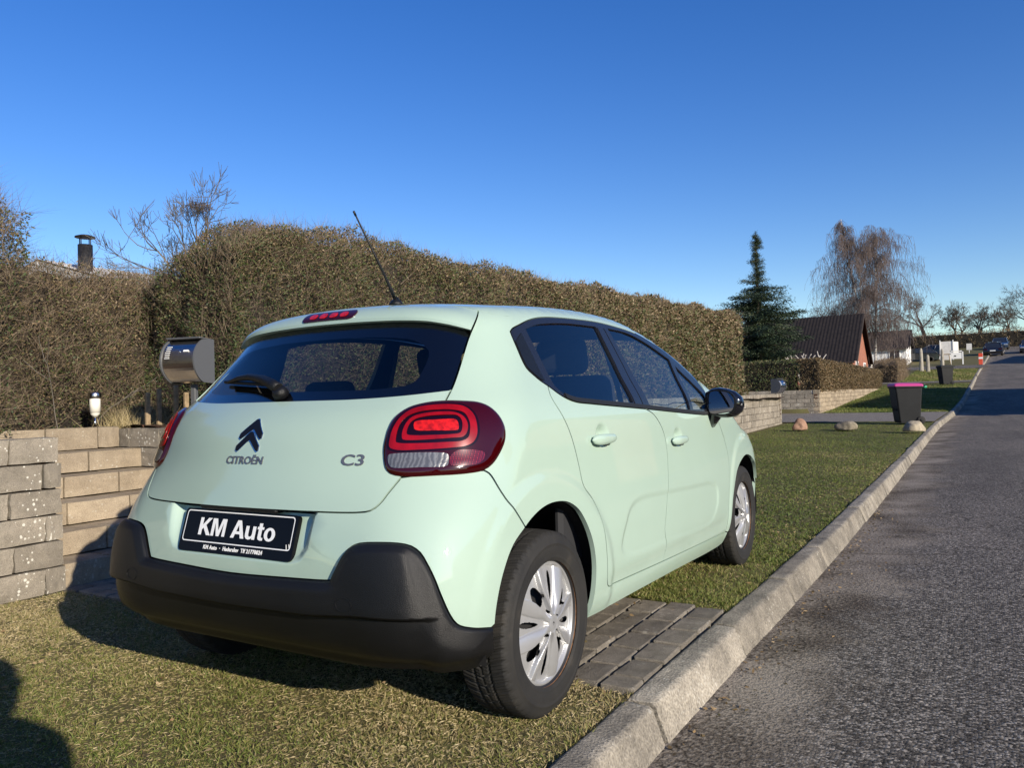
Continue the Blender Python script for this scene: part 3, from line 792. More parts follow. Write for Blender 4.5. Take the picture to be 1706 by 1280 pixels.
R_W = catmull([(-.3921, .886), (-.3879, .89), (-.2708, .8904), (-.2627, .8854), (-.2611, .8732), (-.2638, .8547), (-.27, .8498), (-.318, .8491), (-.3825, .8509), (-.3891, .8594)], .006, True)
R_R = catmull([(-.2567, .881), (-.2415, .8963), (-.2135, .8973), (-.1915, .893), (-.1804, .8867), (-.1842, .865), (-.2008, .8528), (-.2373, .8503), (-.2577, .853)], .006, True)
R_SIDE = catmull([(-.182, .9020), (-.172, .95), (-.180, .995), (-.200, 1.024), (-.222, 1.031), (-.17, 1.024), (-.142, .995), (-.132, .950), (-.138, .912)], .008, True)
LPOLY = np.array(densify(dedupe(LAMP), .012))
def lamp_disp(q, o=0.0):
    d = np.where(in_poly(q, LPOLY), dist_poly(q, LPOLY), 0)
    return .003 + .013 * np.sqrt(np.clip(1 - (1 - np.clip(d / .028, 0, 1)) ** 2, 0, 1)) + o
for mir in (False, True):
    lp = panel('tail_lamp', car, LAMP, 'lens_deep', gap=0, sp=.02, bstep=.008, disp=lamp_disp, rings=(.002, .005, .010, .016, .023), th=.02, mirror=mir, inner='liner_black')
    L2 = lambda o: (lambda q: lamp_disp(q, o))
    panel('lamp_housing', lp, inset(R_OO, -.006), 'lens_dark', gap=0, sp=.02, bstep=.006, disp=L2(.0007), th=.001, mirror=mir)
    panel('light_ring', lp, R_OO, 'lens_red', holes=[R_OI], gap=0, sp=.02, bstep=.006, disp=L2(.0022), th=.002, mirror=mir)
    panel('light_ring', lp, R_IO, 'lens_red', holes=[R_II], gap=0, sp=.02, bstep=.006, disp=L2(.0026), th=.002, mirror=mir)
    panel('centre_lens', lp, R_C, 'lens_mark', gap=0, sp=.01, bstep=.006, disp=L2(.0026), th=.002, mirror=mir)
    panel('reverse_lens', lp, R_W, 'lens_clear', gap=0, sp=.02, bstep=.006, disp=L2(.0018), th=.002, mirror=mir)
    panel('reflector', lp, R_R, 'lens_dots', gap=0, sp=.02, bstep=.006, disp=L2(.0016), th=.002, mirror=mir)

# nose of the car
P_FB = catmull([(3.00, .60), (3.05, _ez[-1] - .006)], .02) + [(usd(float(x), float(y)), float(z)) for x, y, z in S_top(np.array([(.55, 3.088), (.3, 3.168), (.0, 3.188)]))]
zc = P_FB[-1][1] - .012
P_FB = catmull([(2.89, .36), (2.895, .50), (3.0, .60), (3.05, .74)], .03) + catmull([(3.05, .74), (3.3, .76), (3.6, .765), (UCF, .765)], .03)[1:] + catmull([(UCF, .22), (3.4, .22), (3.1, .23), (2.93, .25)], .03)
def front_sym(r): return dedupe(list(r) + [(2 * UCF - p[0], p[1]) for p in r[::-1]])
panel('front_bumper', car, front_sym(P_FB), 'mint_paint', sp=.05, inner='liner_black')
panel('front_grille', car, front_sym(catmull([(3.28, .30), (3.26, .38), (3.30, .46), (UCF, .47)], .03) + catmull([(UCF, .29), (3.28, .29)], .03)), 'black_plastic', sp=.05, gap=0, disp=lambda q: np.full(len(q), .006))
for mir in (False, True):
    panel('headlamp', car, catmull([(3.10, .58), (3.07, .66), (3.16, .70), (3.40, .69), (3.44, .62), (3.34, .56)], .02, True), 'lens_clear', gap=0, sp=.04, disp=lambda q: np.full(len(q), .008), mirror=mir)

# underbody, wheel housings
MB().box((0, 1.28, .225), (1.36, 3.1, .05), bev=.02).box((0, -.36, .34), (1.0, .28, .10), bev=.03).build('underbody', 'liner_black', car)
for yc in (0., 2.54):
    for s_ in (1, -1):
        mb = MB(); n = 26; r = .385
        prev = None
        for k in range(n + 1):
            a = math.radians(-8) + math.radians(196) * k / n
            row = [mb.bm.verts.new((s_ * x_, yc + r * math.cos(a), .325 + r * math.sin(a))) for x_ in (.50, .795)]
            if prev:
                mb.bm.faces.new((prev[0], prev[1], row[1], row[0]))
            prev = row
        cen = [(s_ * .50, yc + r * math.cos(math.radians(-8 + 196 * k / n)), .325 + r * math.sin(math.radians(-8 + 196 * k / n))) for k in range(n + 1)]
        mb.bm.faces.new([mb.bm.verts.new(c) for c in cen])
        mb.build('wheel_housing', 'liner_black', car)
# exhaust box and axle seen below the tail
MB().tube([(-.66, 0, .28), (.66, 0, .28)], .035, 10).box((.2, -.26, .34), (.42, .2, .10), bev=.03).build('rear_axle', 'steel_dark', car)
# ------------------------------------------------------------------ lettering
def text_mesh(body, size, extrude=.001, bold=0.0, width=None, shear=0.0, space=1.0, res=3):
    cu = bpy.data.curves.new('text', 'FONT')
    cu.body = body; cu.size = size; cu.extrude = extrude; cu.offset = bold; cu.align_x = 'CENTER'; cu.align_y = 'CENTER'
    cu.shear = shear; cu.space_character = space; cu.resolution_u = res
    o = bpy.data.objects.new('text', cu); COL.objects.link(o)
    bpy.context.view_layer.update()
    dg = bpy.context.evaluated_depsgraph_get()
    me = bpy.data.meshes.new_from_object(o.evaluated_get(dg))
    bpy.data.objects.remove(o); bpy.data.curves.remove(cu)
    co = np.zeros(len(me.vertices) * 3, np.float32); me.vertices.foreach_get('co', co); co = co.reshape(-1, 3)
    c = (co.min(0) + co.max(0)) / 2; co[:, :2] -= c[:2]
    if width: co[:, 0] *= width / (co[:, 0].max() - co[:, 0].min())
    me.vertices.foreach_set('co', co.ravel())
    return me, co
def on_tailgate(co, x0, z0, off):
    """wrap flat lettering (x right, y up, z out) onto the tail of the car"""
    q = np.stack([UC + (x0 + co[:, 0]) / 1.225, z0 + co[:, 1]], 1)
    for _ in range(3):
        P = S_side(q); q[:, 0] += (x0 + co[:, 0] - P[:, 0]) / 1.225
    P, n = chart_frame('side', q)
    return P + n * (co[:, 2] + off)[:, None]

me, co = text_mesh('CITROËN', .034, .0016, bold=.0004, width=.168)
me.vertices.foreach_set('co', on_tailgate(co, .0, .8775, .0015).astype(np.float32).ravel()); setmats(me, 'badge_chrome')
link('maker_lettering', me, tgate)
me, co = text_mesh('C3', .046, .0018, bold=.0006, width=.074)
me.vertices.foreach_set('co', on_tailgate(co, .416, .8775, .0015).astype(np.float32).ravel()); setmats(me, 'badge_chrome')
link('model_lettering', me, tgate)
def chevron(z0, w, h, t, nm):
    half = [(0, h), (.006, h - .0015), (.013, h - .009), (w, .009), (w + .001, -.005), (w - .005, -.008), (w - .010, -.005), (.010, h - t - .002), (0, h - t + .004)]
    pts = [(x, z) for x, z in half] + [(-x, z) for x, z in half[::-1]]
    for grow, m, off in ((.0028, 'chrome', .002), (0.0, 'badge_black', .0038)):
        pp = [(UC + x / 1.225, z0 + z) for x, z in dedupe(pts)]
        if grow: pp = inset(pp, -grow)
        panel(nm, tgate, pp, m, gap=0, sp=.012, bstep=.006, th=.004, disp=lambda q, o=off: np.full(len(q), o))
chevron(.950, .050, .054, .034, 'chevron')
chevron(.911, .050, .054, .030, 'chevron')
# number plate holder
PT = math.atan2(.040, .130)
PM = Matrix(((1, 0, 0, 0), (0, math.sin(PT), -math.cos(PT), -.6045), (0, math.cos(PT), math.sin(PT), .6435), (0, 0, 0, 1)))
def rrect(w, h, r, n=5):
    out = []
    for cx, cy, a0 in ((w - r, h - r, 0), (-w + r, h - r, 90), (-w + r, -h + r, 180), (w - r, -h + r, 270)):
        for k in range(n + 1):
            a = math.radians(a0 + 90 * k / n); out.append((cx + r * math.cos(a), cy + r * math.sin(a)))
    return out
plate = MB().prism(rrect(.263, .070, .012), -.012, .004, PM).build('number_plate', 'plate_black', car)
mb = MB()
ro, ri = rrect(.252, .0515, .011), rrect(.2485, .0480, .009)
c0 = .013
n = len(ro)
va = [mb.bm.verts.new(PM @ Vector((p[0], p[1] + c0, .0052))) for p in ro]; vb = [mb.bm.verts.new(PM @ Vector((p[0], p[1] + c0, .0052))) for p in ri]
for k in range(n): mb.bm.faces.new((va[k], va[(k + 1) % n], vb[(k + 1) % n], vb[k]))
mb.build('plate_border', 'plate_white', plate)
def plate_text(body, size, y, bold, width, nm):
    me, co = text_mesh(body, size, .0004, bold=bold, width=width, space=1.10)
    co[:, 1] += y; co[:, 2] += .0052
    w = np.array([PM @ Vector(c) for c in co.tolist()], np.float32); me.vertices.foreach_set('co', w.ravel()); setmats(me, 'plate_white')
    link(nm, me, plate)
GLYPH = {
 'K': ([(0,0),(0,1),(.2,1),(.2,.58),(.5,1),(.74,1),(.42,.58),(.78,0),(.53,0),(.28,.41),(.2,.31),(.2,0)], None, .80),
 'M': ([(0,0),(0,1),(.28,1),(.44,.33),(.60,1),(.88,1),(.88,0),(.70,0),(.70,.76),(.53,0),(.35,0),(.18,.76),(.18,0)], None, .96),
 'A': ([(0,0),(.30,1),(.53,1),(.83,0),(.61,0),(.55,.22),(.27,.22),(.21,0)], [(.32,.38),(.505,.38),(.412,.74)], .87),
 'u': ([(0,.73),(.19,.73),(.19,.27),(.22,.17),(.29,.14),(.37,.18),(.41,.28),(.41,.73),(.60,.73),(.60,0),(.42,0),(.42,.10),(.34,.01),(.22,-.02),(.10,.02),(.02,.12),(0,.27)], None, .68),
 't': ([(.08,.59),(0,.59),(0,.73),(.08,.73),(.08,.93),(.27,.93),(.27,.73),(.38,.73),(.38,.59),(.27,.59),(.27,.22),(.29,.15),(.38,.14),(.38,0),(.27,-.015),(.14,.02),(.085,.1),(.08,.2)], None, .42),
 'o': ([(.32+.32*math.cos(2*PI*k/28), .355+.375*math.sin(2*PI*k/28)) for k in range(28)], [(.32+.125*math.cos(2*PI*k/20), .355+.235*math.sin(2*PI*k/20)) for k in range(20)], .66)}
x_ = 0.0; letters = []
for ch_ in 'KM Auto':
    if ch_ == ' ': x_ += .28; continue
    out_, hole_, adv = GLYPH[ch_]; letters.append((out_, hole_, x_)); x_ += adv
kw_, kh_ = .356 / (x_ - .02), .0565
for out_, hole_, xo in letters:
    pts = list(out_); ed = [(i, (i + 1) % len(out_)) for i in range(len(out_))]
    if hole_:
        b0 = len(pts); pts += hole_; ed += [(b0 + i, b0 + (i + 1) % len(hole_)) for i in range(len(hole_))]
    vo, eo, fo, _, _, _ = delaunay_2d_cdt([Vector(p) for p in pts], ed, [], 0, 1e-6)
    q_ = np.array([(v.x, v.y) for v in vo]); T_ = np.array([f for f in fo]); c_ = q_[T_].mean(1); ok_ = in_poly(c_, np.array(out_))
    if hole_: ok_ &= ~in_poly(c_, np.array(hole_))
    V_ = [PM @ Vector(((x + xo - (x_ - .02) / 2) * kw_, (y - .5) * kh_ + .0130, .0056)) for x, y in q_]
    link('letter', np_mesh('letter', [tuple(v) for v in V_], T_[ok_], 'plate_white'), plate)
plate_text('KM Auto  ·  Haderslev  Tlf 21770024', .0180, -.0525, .0005, .275, 'plate_lettering')
mb = MB()
mb.box(tuple(PM @ Vector((.236, -.030, .0055))), (.0022, .001, .020)).box(tuple(PM @ Vector((.246, -.024, .0055))), (.0018, .001, .012))
mb.build('plate_scratch', 'plate_white', plate)
MB().box((0, -.578, .7245), (.36, .05, .02), bev=.006).build('plate_lamp', 'black_plastic', car)
# wiper
def on_rear(x, z, off):
    q = np.array([[UC + x / 1.1, z]])
    for _ in range(6):
        P = S_side(q); q[:, 0] += (x - P[:, 0]) / 1.1
    P, n = chart_frame('side', q)
    return Vector(P[0] + n[0] * off)
mb = MB()
mb.lathe([(0, .034), (.020, .032), (.026, .022), (.028, 0)], (0, 0, 0), 'z', 14)
d_ = Vector(chart_frame('side', np.array([[UC, 1.082]]))[1][0])
bmesh.ops.transform(mb.bm, matrix=Matrix.Translation(on_rear(.012, 1.082, 0)) @ d_.to_track_quat('Z', 'Y').to_matrix().to_4x4(), verts=mb.bm.verts)
pts = [on_rear(.010, 1.086, .026), on_rear(-.03, 1.098, .034), on_rear(-.10, 1.118, .034), on_rear(-.19, 1.132, .032), on_rear(-.27, 1.134, .026), on_rear(-.34, 1.128, .018)]
mb.tube(pts, [.020, .019, .016, .013, .010, .005], 10)
wip = mb.build('wiper_arm', 'black_plastic', car)
pts = [on_rear(-.02 - .06 * k, 1.112 + .004 * k, .010) for k in range(7)]
MB().tube(pts, .007, 6).build('wiper_blade', 'rubber_seal', wip)
# aerial
MB().lathe([(.032, 0), (.026, .012), (.014, .024), (.008, .034), (0, .036)], (0, .227, 1.452), 'z', 16).tube([(0, .222, 1.475), (0, .195, 1.515), (0, .145, 1.583), (0, -.017, 1.792)], [.007, .0062, .0048, .003], 8).tube([(0, -.008, 1.780), (0, -.020, 1.796)], [.0045, .0045], 8).build('aerial', 'black_plastic', car)
# door mirrors
for s_ in (1, -1):
    mb = MB()
    prof = [(.800, .78, .72), (.830, .96, .94), (.870, 1.0, 1.0), (.915, .97, .95), (.955, .84, .80), (.985, .55, .50), (.996, .18, .16)]
    rings = []
    nn = 20
    for x, sy, sz in prof:
        ring = []
        zc_ = 1.003 - .012 * max(0, (x - .87)) / .12
        for k in range(nn):
            a = 2 * PI * k / nn
            cy, cz = math.cos(a), math.sin(a)
            yy = 1.875 + (abs(cy) ** .7 * math.copysign(1, cy)) * (.052 if cy < 0 else .078) * sy
            zz = zc_ + (abs(cz) ** .8 * math.copysign(1, cz)) * .082 * sz
            ring.append(mb.bm.verts.new((s_ * x, yy, zz)))
        rings.append(ring)
    for r0, r1 in zip(rings, rings[1:]):
        for k in range(nn):
            f = mb.bm.faces.new((r0[k], r0[(k + 1) % nn], r1[(k + 1) % nn], r1[k])); f.smooth = True
    mb.bm.faces.new(rings[0]); mb.bm.faces.new(rings[-1])
    mb.tube([(s_ * .795, 1.895, .925), (s_ * .825, 1.885, .900), (s_ * .842, 1.872, .925), (s_ * .850, 1.868, .975)], [.030, .032, .030, .03], 12)
    mb.tube([(s_ * .775, 1.93, .975), (s_ * .815, 1.90, .930)], [.04, .032], 12)
    mir_o = mb.build('door_mirror', 'gloss_black', car)
    # bezel and glass facing backwards and slightly inwards
    RM = Matrix.Translation((s_ * .890, 1.8215, 1.005)) @ Matrix.Rotation(s_ * math.radians(-9), 4, 'Z') @ Matrix.Rotation(math.radians(90), 4, 'X')
    shape = [(-.062, -.052), (-.040, -.060), (.045, -.055), (.070, -.030), (.074, .012), (.050, .046), (-.030, .060), (-.058, .052), (-.066, 0)]
    shape = catmull([(s_ * a, b) for a, b in shape], .006, True)
    MB().prism(inset(shape, -.008), -.012, .004, RM).build('mirror_bezel', 'black_plastic', mir_o)
    MB().prism(shape, 0, .0055, RM).build('mirror_glass', 'mirror_silver', mir_o)
    MB().lathe([(.012, 0), (.010, .006), (.0, .009)], (s_ * .985, 1.862, .990), 'x', 12).build('side_indicator', 'lens_clear', mir_o)

# ------------------------------------------------------------------ wheels
def make_tyre():
    n = 900; R = .3055
    cols = [(-.085, .205), (-.0900, .2145), (-.0918, .217), (-.0912, .220), (-.0925, .225), (-.0945, .240), (-.0952, .250), (-.0946, .258), (-.0966, .2605), (-.0964, .2645), (-.0940, .267), (-.0915, .278), (-.0880, .287), (-.084, .2945)]
    tread = list(np.linspace(-.076, .076, 40))
    prof = cols + [(a, R - .004 * (abs(a) / .076) ** 3) for a in tread] + [(-a, r) for a, r in cols[::-1]]
    th = np.linspace(0, 2 * PI, n, endpoint=False)
    A = np.array([p[0] for p in prof]); Rr = np.array([p[1] for p in prof])
    TH, AA = np.meshgrid(th, A, indexing='ij'); RR_ = np.tile(Rr, (n, 1))
    istr = (np.arange(len(prof)) >= len(cols)) & (np.arange(len(prof)) < len(cols) + 40)
    def band(p, w): 
        p = np.abs((p % 1.0) - .5); return sstep(w, w * .45, .5 - (0.5 - p) * 0 - p * 0 - (.5 - p)) if False else sstep(w, w * .5, .5 - p)
    N1 = 52
    s_ = np.abs(AA)
    g = band(TH / (2 * PI) * N1 + s_ * 9.0 * np.sign(AA + 1e-9) * np.sign(AA + 1e-9) + .25 * (AA > 0), .11)
    g = np.maximum(g, .45 * band(TH / (2 * PI) * N1 * 3 + s_ * 20.0, .16) * (s_ > .012))
    for c in (-.028, .028):
        g = np.maximum(g, np.exp(-((AA - c) / .0035) ** 2))
    g = np.maximum(g, .6 * np.exp(-(AA / .0022) ** 2))
    RR_ = RR_ - .0075 * g * istr[None]
    # shoulder lugs run down onto the sidewall
    k4 = [len(cols) - 1, len(cols) + 40]
    RR_[:, k4] -= .004 * band(th / (2 * PI) * N1 + .076 * 9.0, .16)[:, None]
    V = np.stack([AA, RR_ * np.cos(TH), RR_ * np.sin(TH)], -1).reshape(-1, 3)
    m = len(prof); i, j = np.meshgrid(np.arange(n), np.arange(m - 1), indexing='ij')
    i2 = (i + 1) % n
    F_ = np.stack([i * m + j, i2 * m + j, i2 * m + j + 1, i * m + j + 1], -1).reshape(-1, 4)
    return np_mesh('tyre', V, F_, 'tyre_rubber', smooth=True)
def make_cover():
    nt_, nr = 512, 84
    r = np.concatenate([np.linspace(.006, .19, nr - 8), np.linspace(.192, .206, 8)]); th = np.linspace(0, 2 * PI, nt_, endpoint=False)
    TH, R_ = np.meshgrid(th, r, indexing='ij')
    ph = np.degrees(TH - math.radians(80)); ph = (ph + 45) % 90 - 45
    ap = np.abs(ph)
    t = np.radians(ap - 19.5 - 3.0 * np.sin(R_ / .2 * PI)) * R_          # metres from blade centre line
    half = .0065 + .0175 * sstep(.03, .150, R_)
    blade = 1 - sstep(half - .0015, half + .0020, np.abs(t))
    dome = .020 - .030 * (R_ / .2) ** 2
    H = dome - .015 * (1 - blade) * sstep(.026, .05, R_) * sstep(.2, .185, R_)
    H += blade * (.0060 * np.clip(t / half, -1, 1) - .0035 * np.clip(np.abs(t) / half, 0, 1) ** 2) * sstep(.03, .07, R_)
    # embossed dots in the lower fields
    fld = (1 - blade) * (ap > 24) * sstep(.05, .06, R_) * sstep(.192, .186, R_)
    a_ = TH * 0.12 / .0062; b_ = R_ / .0062
    H += .0011 * fld * (np.cos(2 * PI * R_ / .0085) * np.cos(2 * PI * TH * 150 / (2 * PI)))
    H = np.where(R_ > .1905, dome - .001 + .004 * np.sin(np.clip((R_ - .1905) / .0155, 0, 1) * PI), H)
    H = np.where(R_ < .027, .0195 - .002 * (R_ / .027) ** 2 - .002 * np.exp(-((R_ - .026) / .0015) ** 2), H)
    # chevrons on the cap
    V = np.stack([H, R_ * np.cos(TH), R_ * np.sin(TH)], -1).reshape(-1, 3)
    i, j = np.meshgrid(np.arange(nt_), np.arange(nr - 1), indexing='ij'); i2 = (i + 1) % nt_
    F_ = np.stack([i * nr + j, i2 * nr + j, i2 * nr + j + 1, i * nr + j + 1], -1).reshape(-1, 4)
    cR = R_.reshape(-1)[F_].mean(1); cp = ph.reshape(-1)[F_].mean(1); sp_ = np.ptp(ph.reshape(-1)[F_], axis=1)
    cp = np.where(sp_ > 40, 45, cp)
    narrow = (np.abs(np.radians(cp) * cR) / (.0065 + .07 * (cR - .08))) ** 2 + ((cR - .124) / .046) ** 2 < 1
    wide = (np.radians(45 - np.abs(cp)) * cR / .0245) ** 2 + ((cR - .120) / .038) ** 2 < 1
    small = (np.radians(np.abs(np.abs(cp) - 34)) * cR / .003) ** 2 + ((cR - .046) / .007) ** 2 < 1
    keep = ~(narrow | wide | small)
    F_ = F_[keep]
    me = np_mesh('wheel_cover', V, F_, 'silver_cover', smooth=True)
    return me
tyre_me, cover_me = make_tyre(), make_cover()
rim_me = MB().lathe([(.0, -.03), (.07, -.028), (.10, -.05), (.16, -.055), (.19, -.03), (.205, -.004), (.2095, .002), (.2095, -.006), (.203, -.02), (.20, -.15)], (0, 0, 0), 'x', 48, cap=False).mesh('rim', ['steel_dark'])
lip_me = MB().lathe([(.2065, -.003), (.2100, .0030), (.2120, -.001), (.2120, -.008), (.2065, -.008)], (0, 0, 0), 'x', 64, cap=False).mesh('rim_edge', ['rust'])
hub_me = MB().prism([(-.013, -.004), (0, .008), (.013, -.004), (.013, -.009), (0, .003), (-.013, -.009)], 0, .0012, Matrix(((0, 0, 1, .0182), (1, 0, 0, 0), (0, 1, 0, .006), (0, 0, 0, 1)))).prism([(-.013, -.004), (0, .008), (.013, -.004), (.013, -.009), (0, .003), (-.013, -.009)], 0, .0012, Matrix(((0, 0, 1, .0182), (1, 0, 0, 0), (0, 1, 0, -.006), (0, 0, 0, 1)))).mesh('cap_emblem', ['silver_cover'])
XW = .7195
for yc in (0., 2.54):
    for s_ in (1, -1):
        w = bpy.data.objects.new('wheel', tyre_me); COL.objects.link(w); w.parent = car
        w.location = (s_ * XW, yc, .3005)
        w.rotation_euler = (math.radians(rng.uniform(0, 360)) * 0 + (0 if yc == 0 else math.radians(38)), 0, 0 if s_ > 0 else PI)
        for nm, me, dx in (('rim', rim_me, .080), ('rim_edge', lip_me, .0815), ('wheel_cover', cover_me, .079)):
            c = link(nm, me, w); c.location = (dx, 0, 0)
        c = link('cap_emblem', hub_me, w); c.location = (.079, 0, 0)

# ------------------------------------------------------------------ cabin
MB().box((0, 1.2, .33), (1.40, 2.5, .05), bev=.01).box((0, -.15, .55), (1.0, .5, .04), bev=.01).box((0, .02, .62), (1.12, .06, .5), bev=.02).build('cabin_floor', 'cabin_dark', car)
def seat(x, y, w, back_h, rec, name):
    mb = MB()
    mb.box((x, y + .27, .50), (w, .50, .18), bev=.05, seg=3)
    mb.box((x, y - .03, .56 + back_h / 2), (w * .92, .13, back_h), rot=Matrix.Rotation(math.radians(rec), 3, 'X'), bev=.05, seg=3)
    o = mb.build(name, 'seat_cloth', car)
    return o
for x in (-.36, .36):
    st = seat(x, 1.16, .50, .60, 14, 'front_seat')
    MB().box((x, 1.02, 1.245), (.25, .10, .17), rot=Matrix.Rotation(math.radians(12), 3, 'X'), bev=.04, seg=3).tube([(x - .05, 1.05, 1.10), (x - .05, 1.03, 1.2)], .008, 6).tube([(x + .05, 1.05, 1.10), (x + .05, 1.03, 1.2)], .008, 6).build('head_restraint', 'seat_cloth', st)
bench = seat(0, .30, 1.22, .42, 16, 'rear_bench')
for x in (-.38, .38):
    MB().box((x, .235, 1.075), (.26, .09, .15), rot=Matrix.Rotation(math.radians(14), 3, 'X'), bev=.04, seg=3).tube([(x - .05, .25, .92), (x - .05, .245, 1.04)], .008, 6).tube([(x + .05, .25, .92), (x + .05, .245, 1.04)], .008, 6).build('head_restraint', 'seat_cloth', bench)
MB().box((0, 2.15, .80), (1.36, .55, .26), bev=.08, seg=3).build('dashboard', 'cabin_dark', car)
mb = MB()
ring = [(.17 * math.cos(2 * PI * k / 28), .17 * math.sin(2 * PI * k / 28), 0) for k in range(29)]
mb.tube(ring, .014, 8, cap=False).tube([(-.16, 0, 0), (.16, 0, 0)], .014, 6).tube([(0, 0, 0), (0, -.16, 0)], .014, 6)
bmesh.ops.transform(mb.bm, matrix=Matrix.Translation((-.36, 1.80, .93)) @ Matrix.Rotation(math.radians(65), 4, 'X'), verts=mb.bm.verts)
mb.build('steering_wheel', 'cabin_dark', car)
MB().box((0, 1.86, 1.27), (.22, .03, .06), bev=.015).build('inner_mirror', 'cabin_dark', car)
for s_ in (1, -1):
    # belts hanging from the door posts
    MB().tube([(s_ * .60, .96, 1.30), (s_ * .66, .97, 1.1), (s_ * .72, .98, .80)], .012, 6).build('seat_belt', 'cabin_grey', car)
    MB().box((s_ * .735, 1.2, .70), (.04, 2.0, .52), bev=.015).build('door_lining', 'cabin_dark', car)
# ------------------------------------------------------------------ the place: terrain heights along the street
GY = pchip([-10, 0, 8, 14, 20.6, 32, 47, 70, 96, 140, 220], [0, 0, 0, .02, .11, .50, 1.2, 2.55, 4.44, 8.0, 13.0])
KX = pchip([-12, 0, 3, 6, 15, 21.3, 26.8, 33, 41.5, 47.6, 59, 68.6, 96, 140, 220], [1.0, 1.03, 1.08, 1.095, 1.10, 1.18, 1.45, 1.66, 1.83, 1.98, 2.25, 2.55, 3.6, 5.6, 10.0])
gz = lambda y: float(GY(y))
kx = lambda y: float(KX(y))
WALLX = -2.54

def ground_mat(name, cols, scale=3.0, fine=60.0, bump=.6, rough=.95):
    m, nt, b = new_mat(name)
    b.inputs['Roughness'].default_value = rough; b.inputs['Specular IOR Level'].default_value = .15
    tc = N(nt, 'ShaderNodeTexCoord')
    n1 = N(nt, 'ShaderNodeTexNoise'); n1.inputs['Scale'].default_value = scale; n1.inputs['Detail'].default_value = 8; n1.inputs['Roughness'].default_value = .7
    n2 = N(nt, 'ShaderNodeTexNoise'); n2.inputs['Scale'].default_value = fine; n2.inputs['Detail'].default_value = 6
    mixf = N(nt, 'ShaderNodeMath', operation='MULTIPLY_ADD'); mixf.inputs[1].default_value = .55
    nt.links.new(tc.outputs['Object'], n1.inputs['Vector']); nt.links.new(tc.outputs['Object'], n2.inputs['Vector'])
    sc = N(nt, 'ShaderNodeMath', operation='MULTIPLY'); sc.inputs[1].default_value = .45
    nt.links.new(n2.outputs['Fac'], sc.inputs[0])
    nt.links.new(n1.outputs['Fac'], mixf.inputs[0]); nt.links.new(sc.outputs[0], mixf.inputs[2])
    k = len(cols)
    r = ramp_node(nt, [(.32 + .36 * i / (k - 1), c) for i, c in enumerate(cols)])
    nt.links.new(mixf.outputs[0], r.inputs['Fac']); nt.links.new(r.outputs['Color'], b.inputs['Base Color'])
    bu = N(nt, 'ShaderNodeBump'); bu.inputs['Strength'].default_value = bump; bu.inputs['Distance'].default_value = .03
    nt.links.new(n2.outputs['Fac'], bu.inputs['Height']); nt.links.new(bu.outputs['Normal'], b.inputs['Normal'])
    return m
ground_mat('turf', [(.060, .047, .026), (.115, .090, .048), (.105, .105, .036), (.17, .14, .075)], 2.2, 130, .25)
ground_mat('soil', [(.035, .020, .013), (.075, .042, .027), (.11, .065, .042), (.16, .11, .075)], 6, 70, 1.0)
ground_mat('far_ground', [(.05, .045, .02), (.07, .075, .03), (.09, .08, .04)], .3, 6, .3)

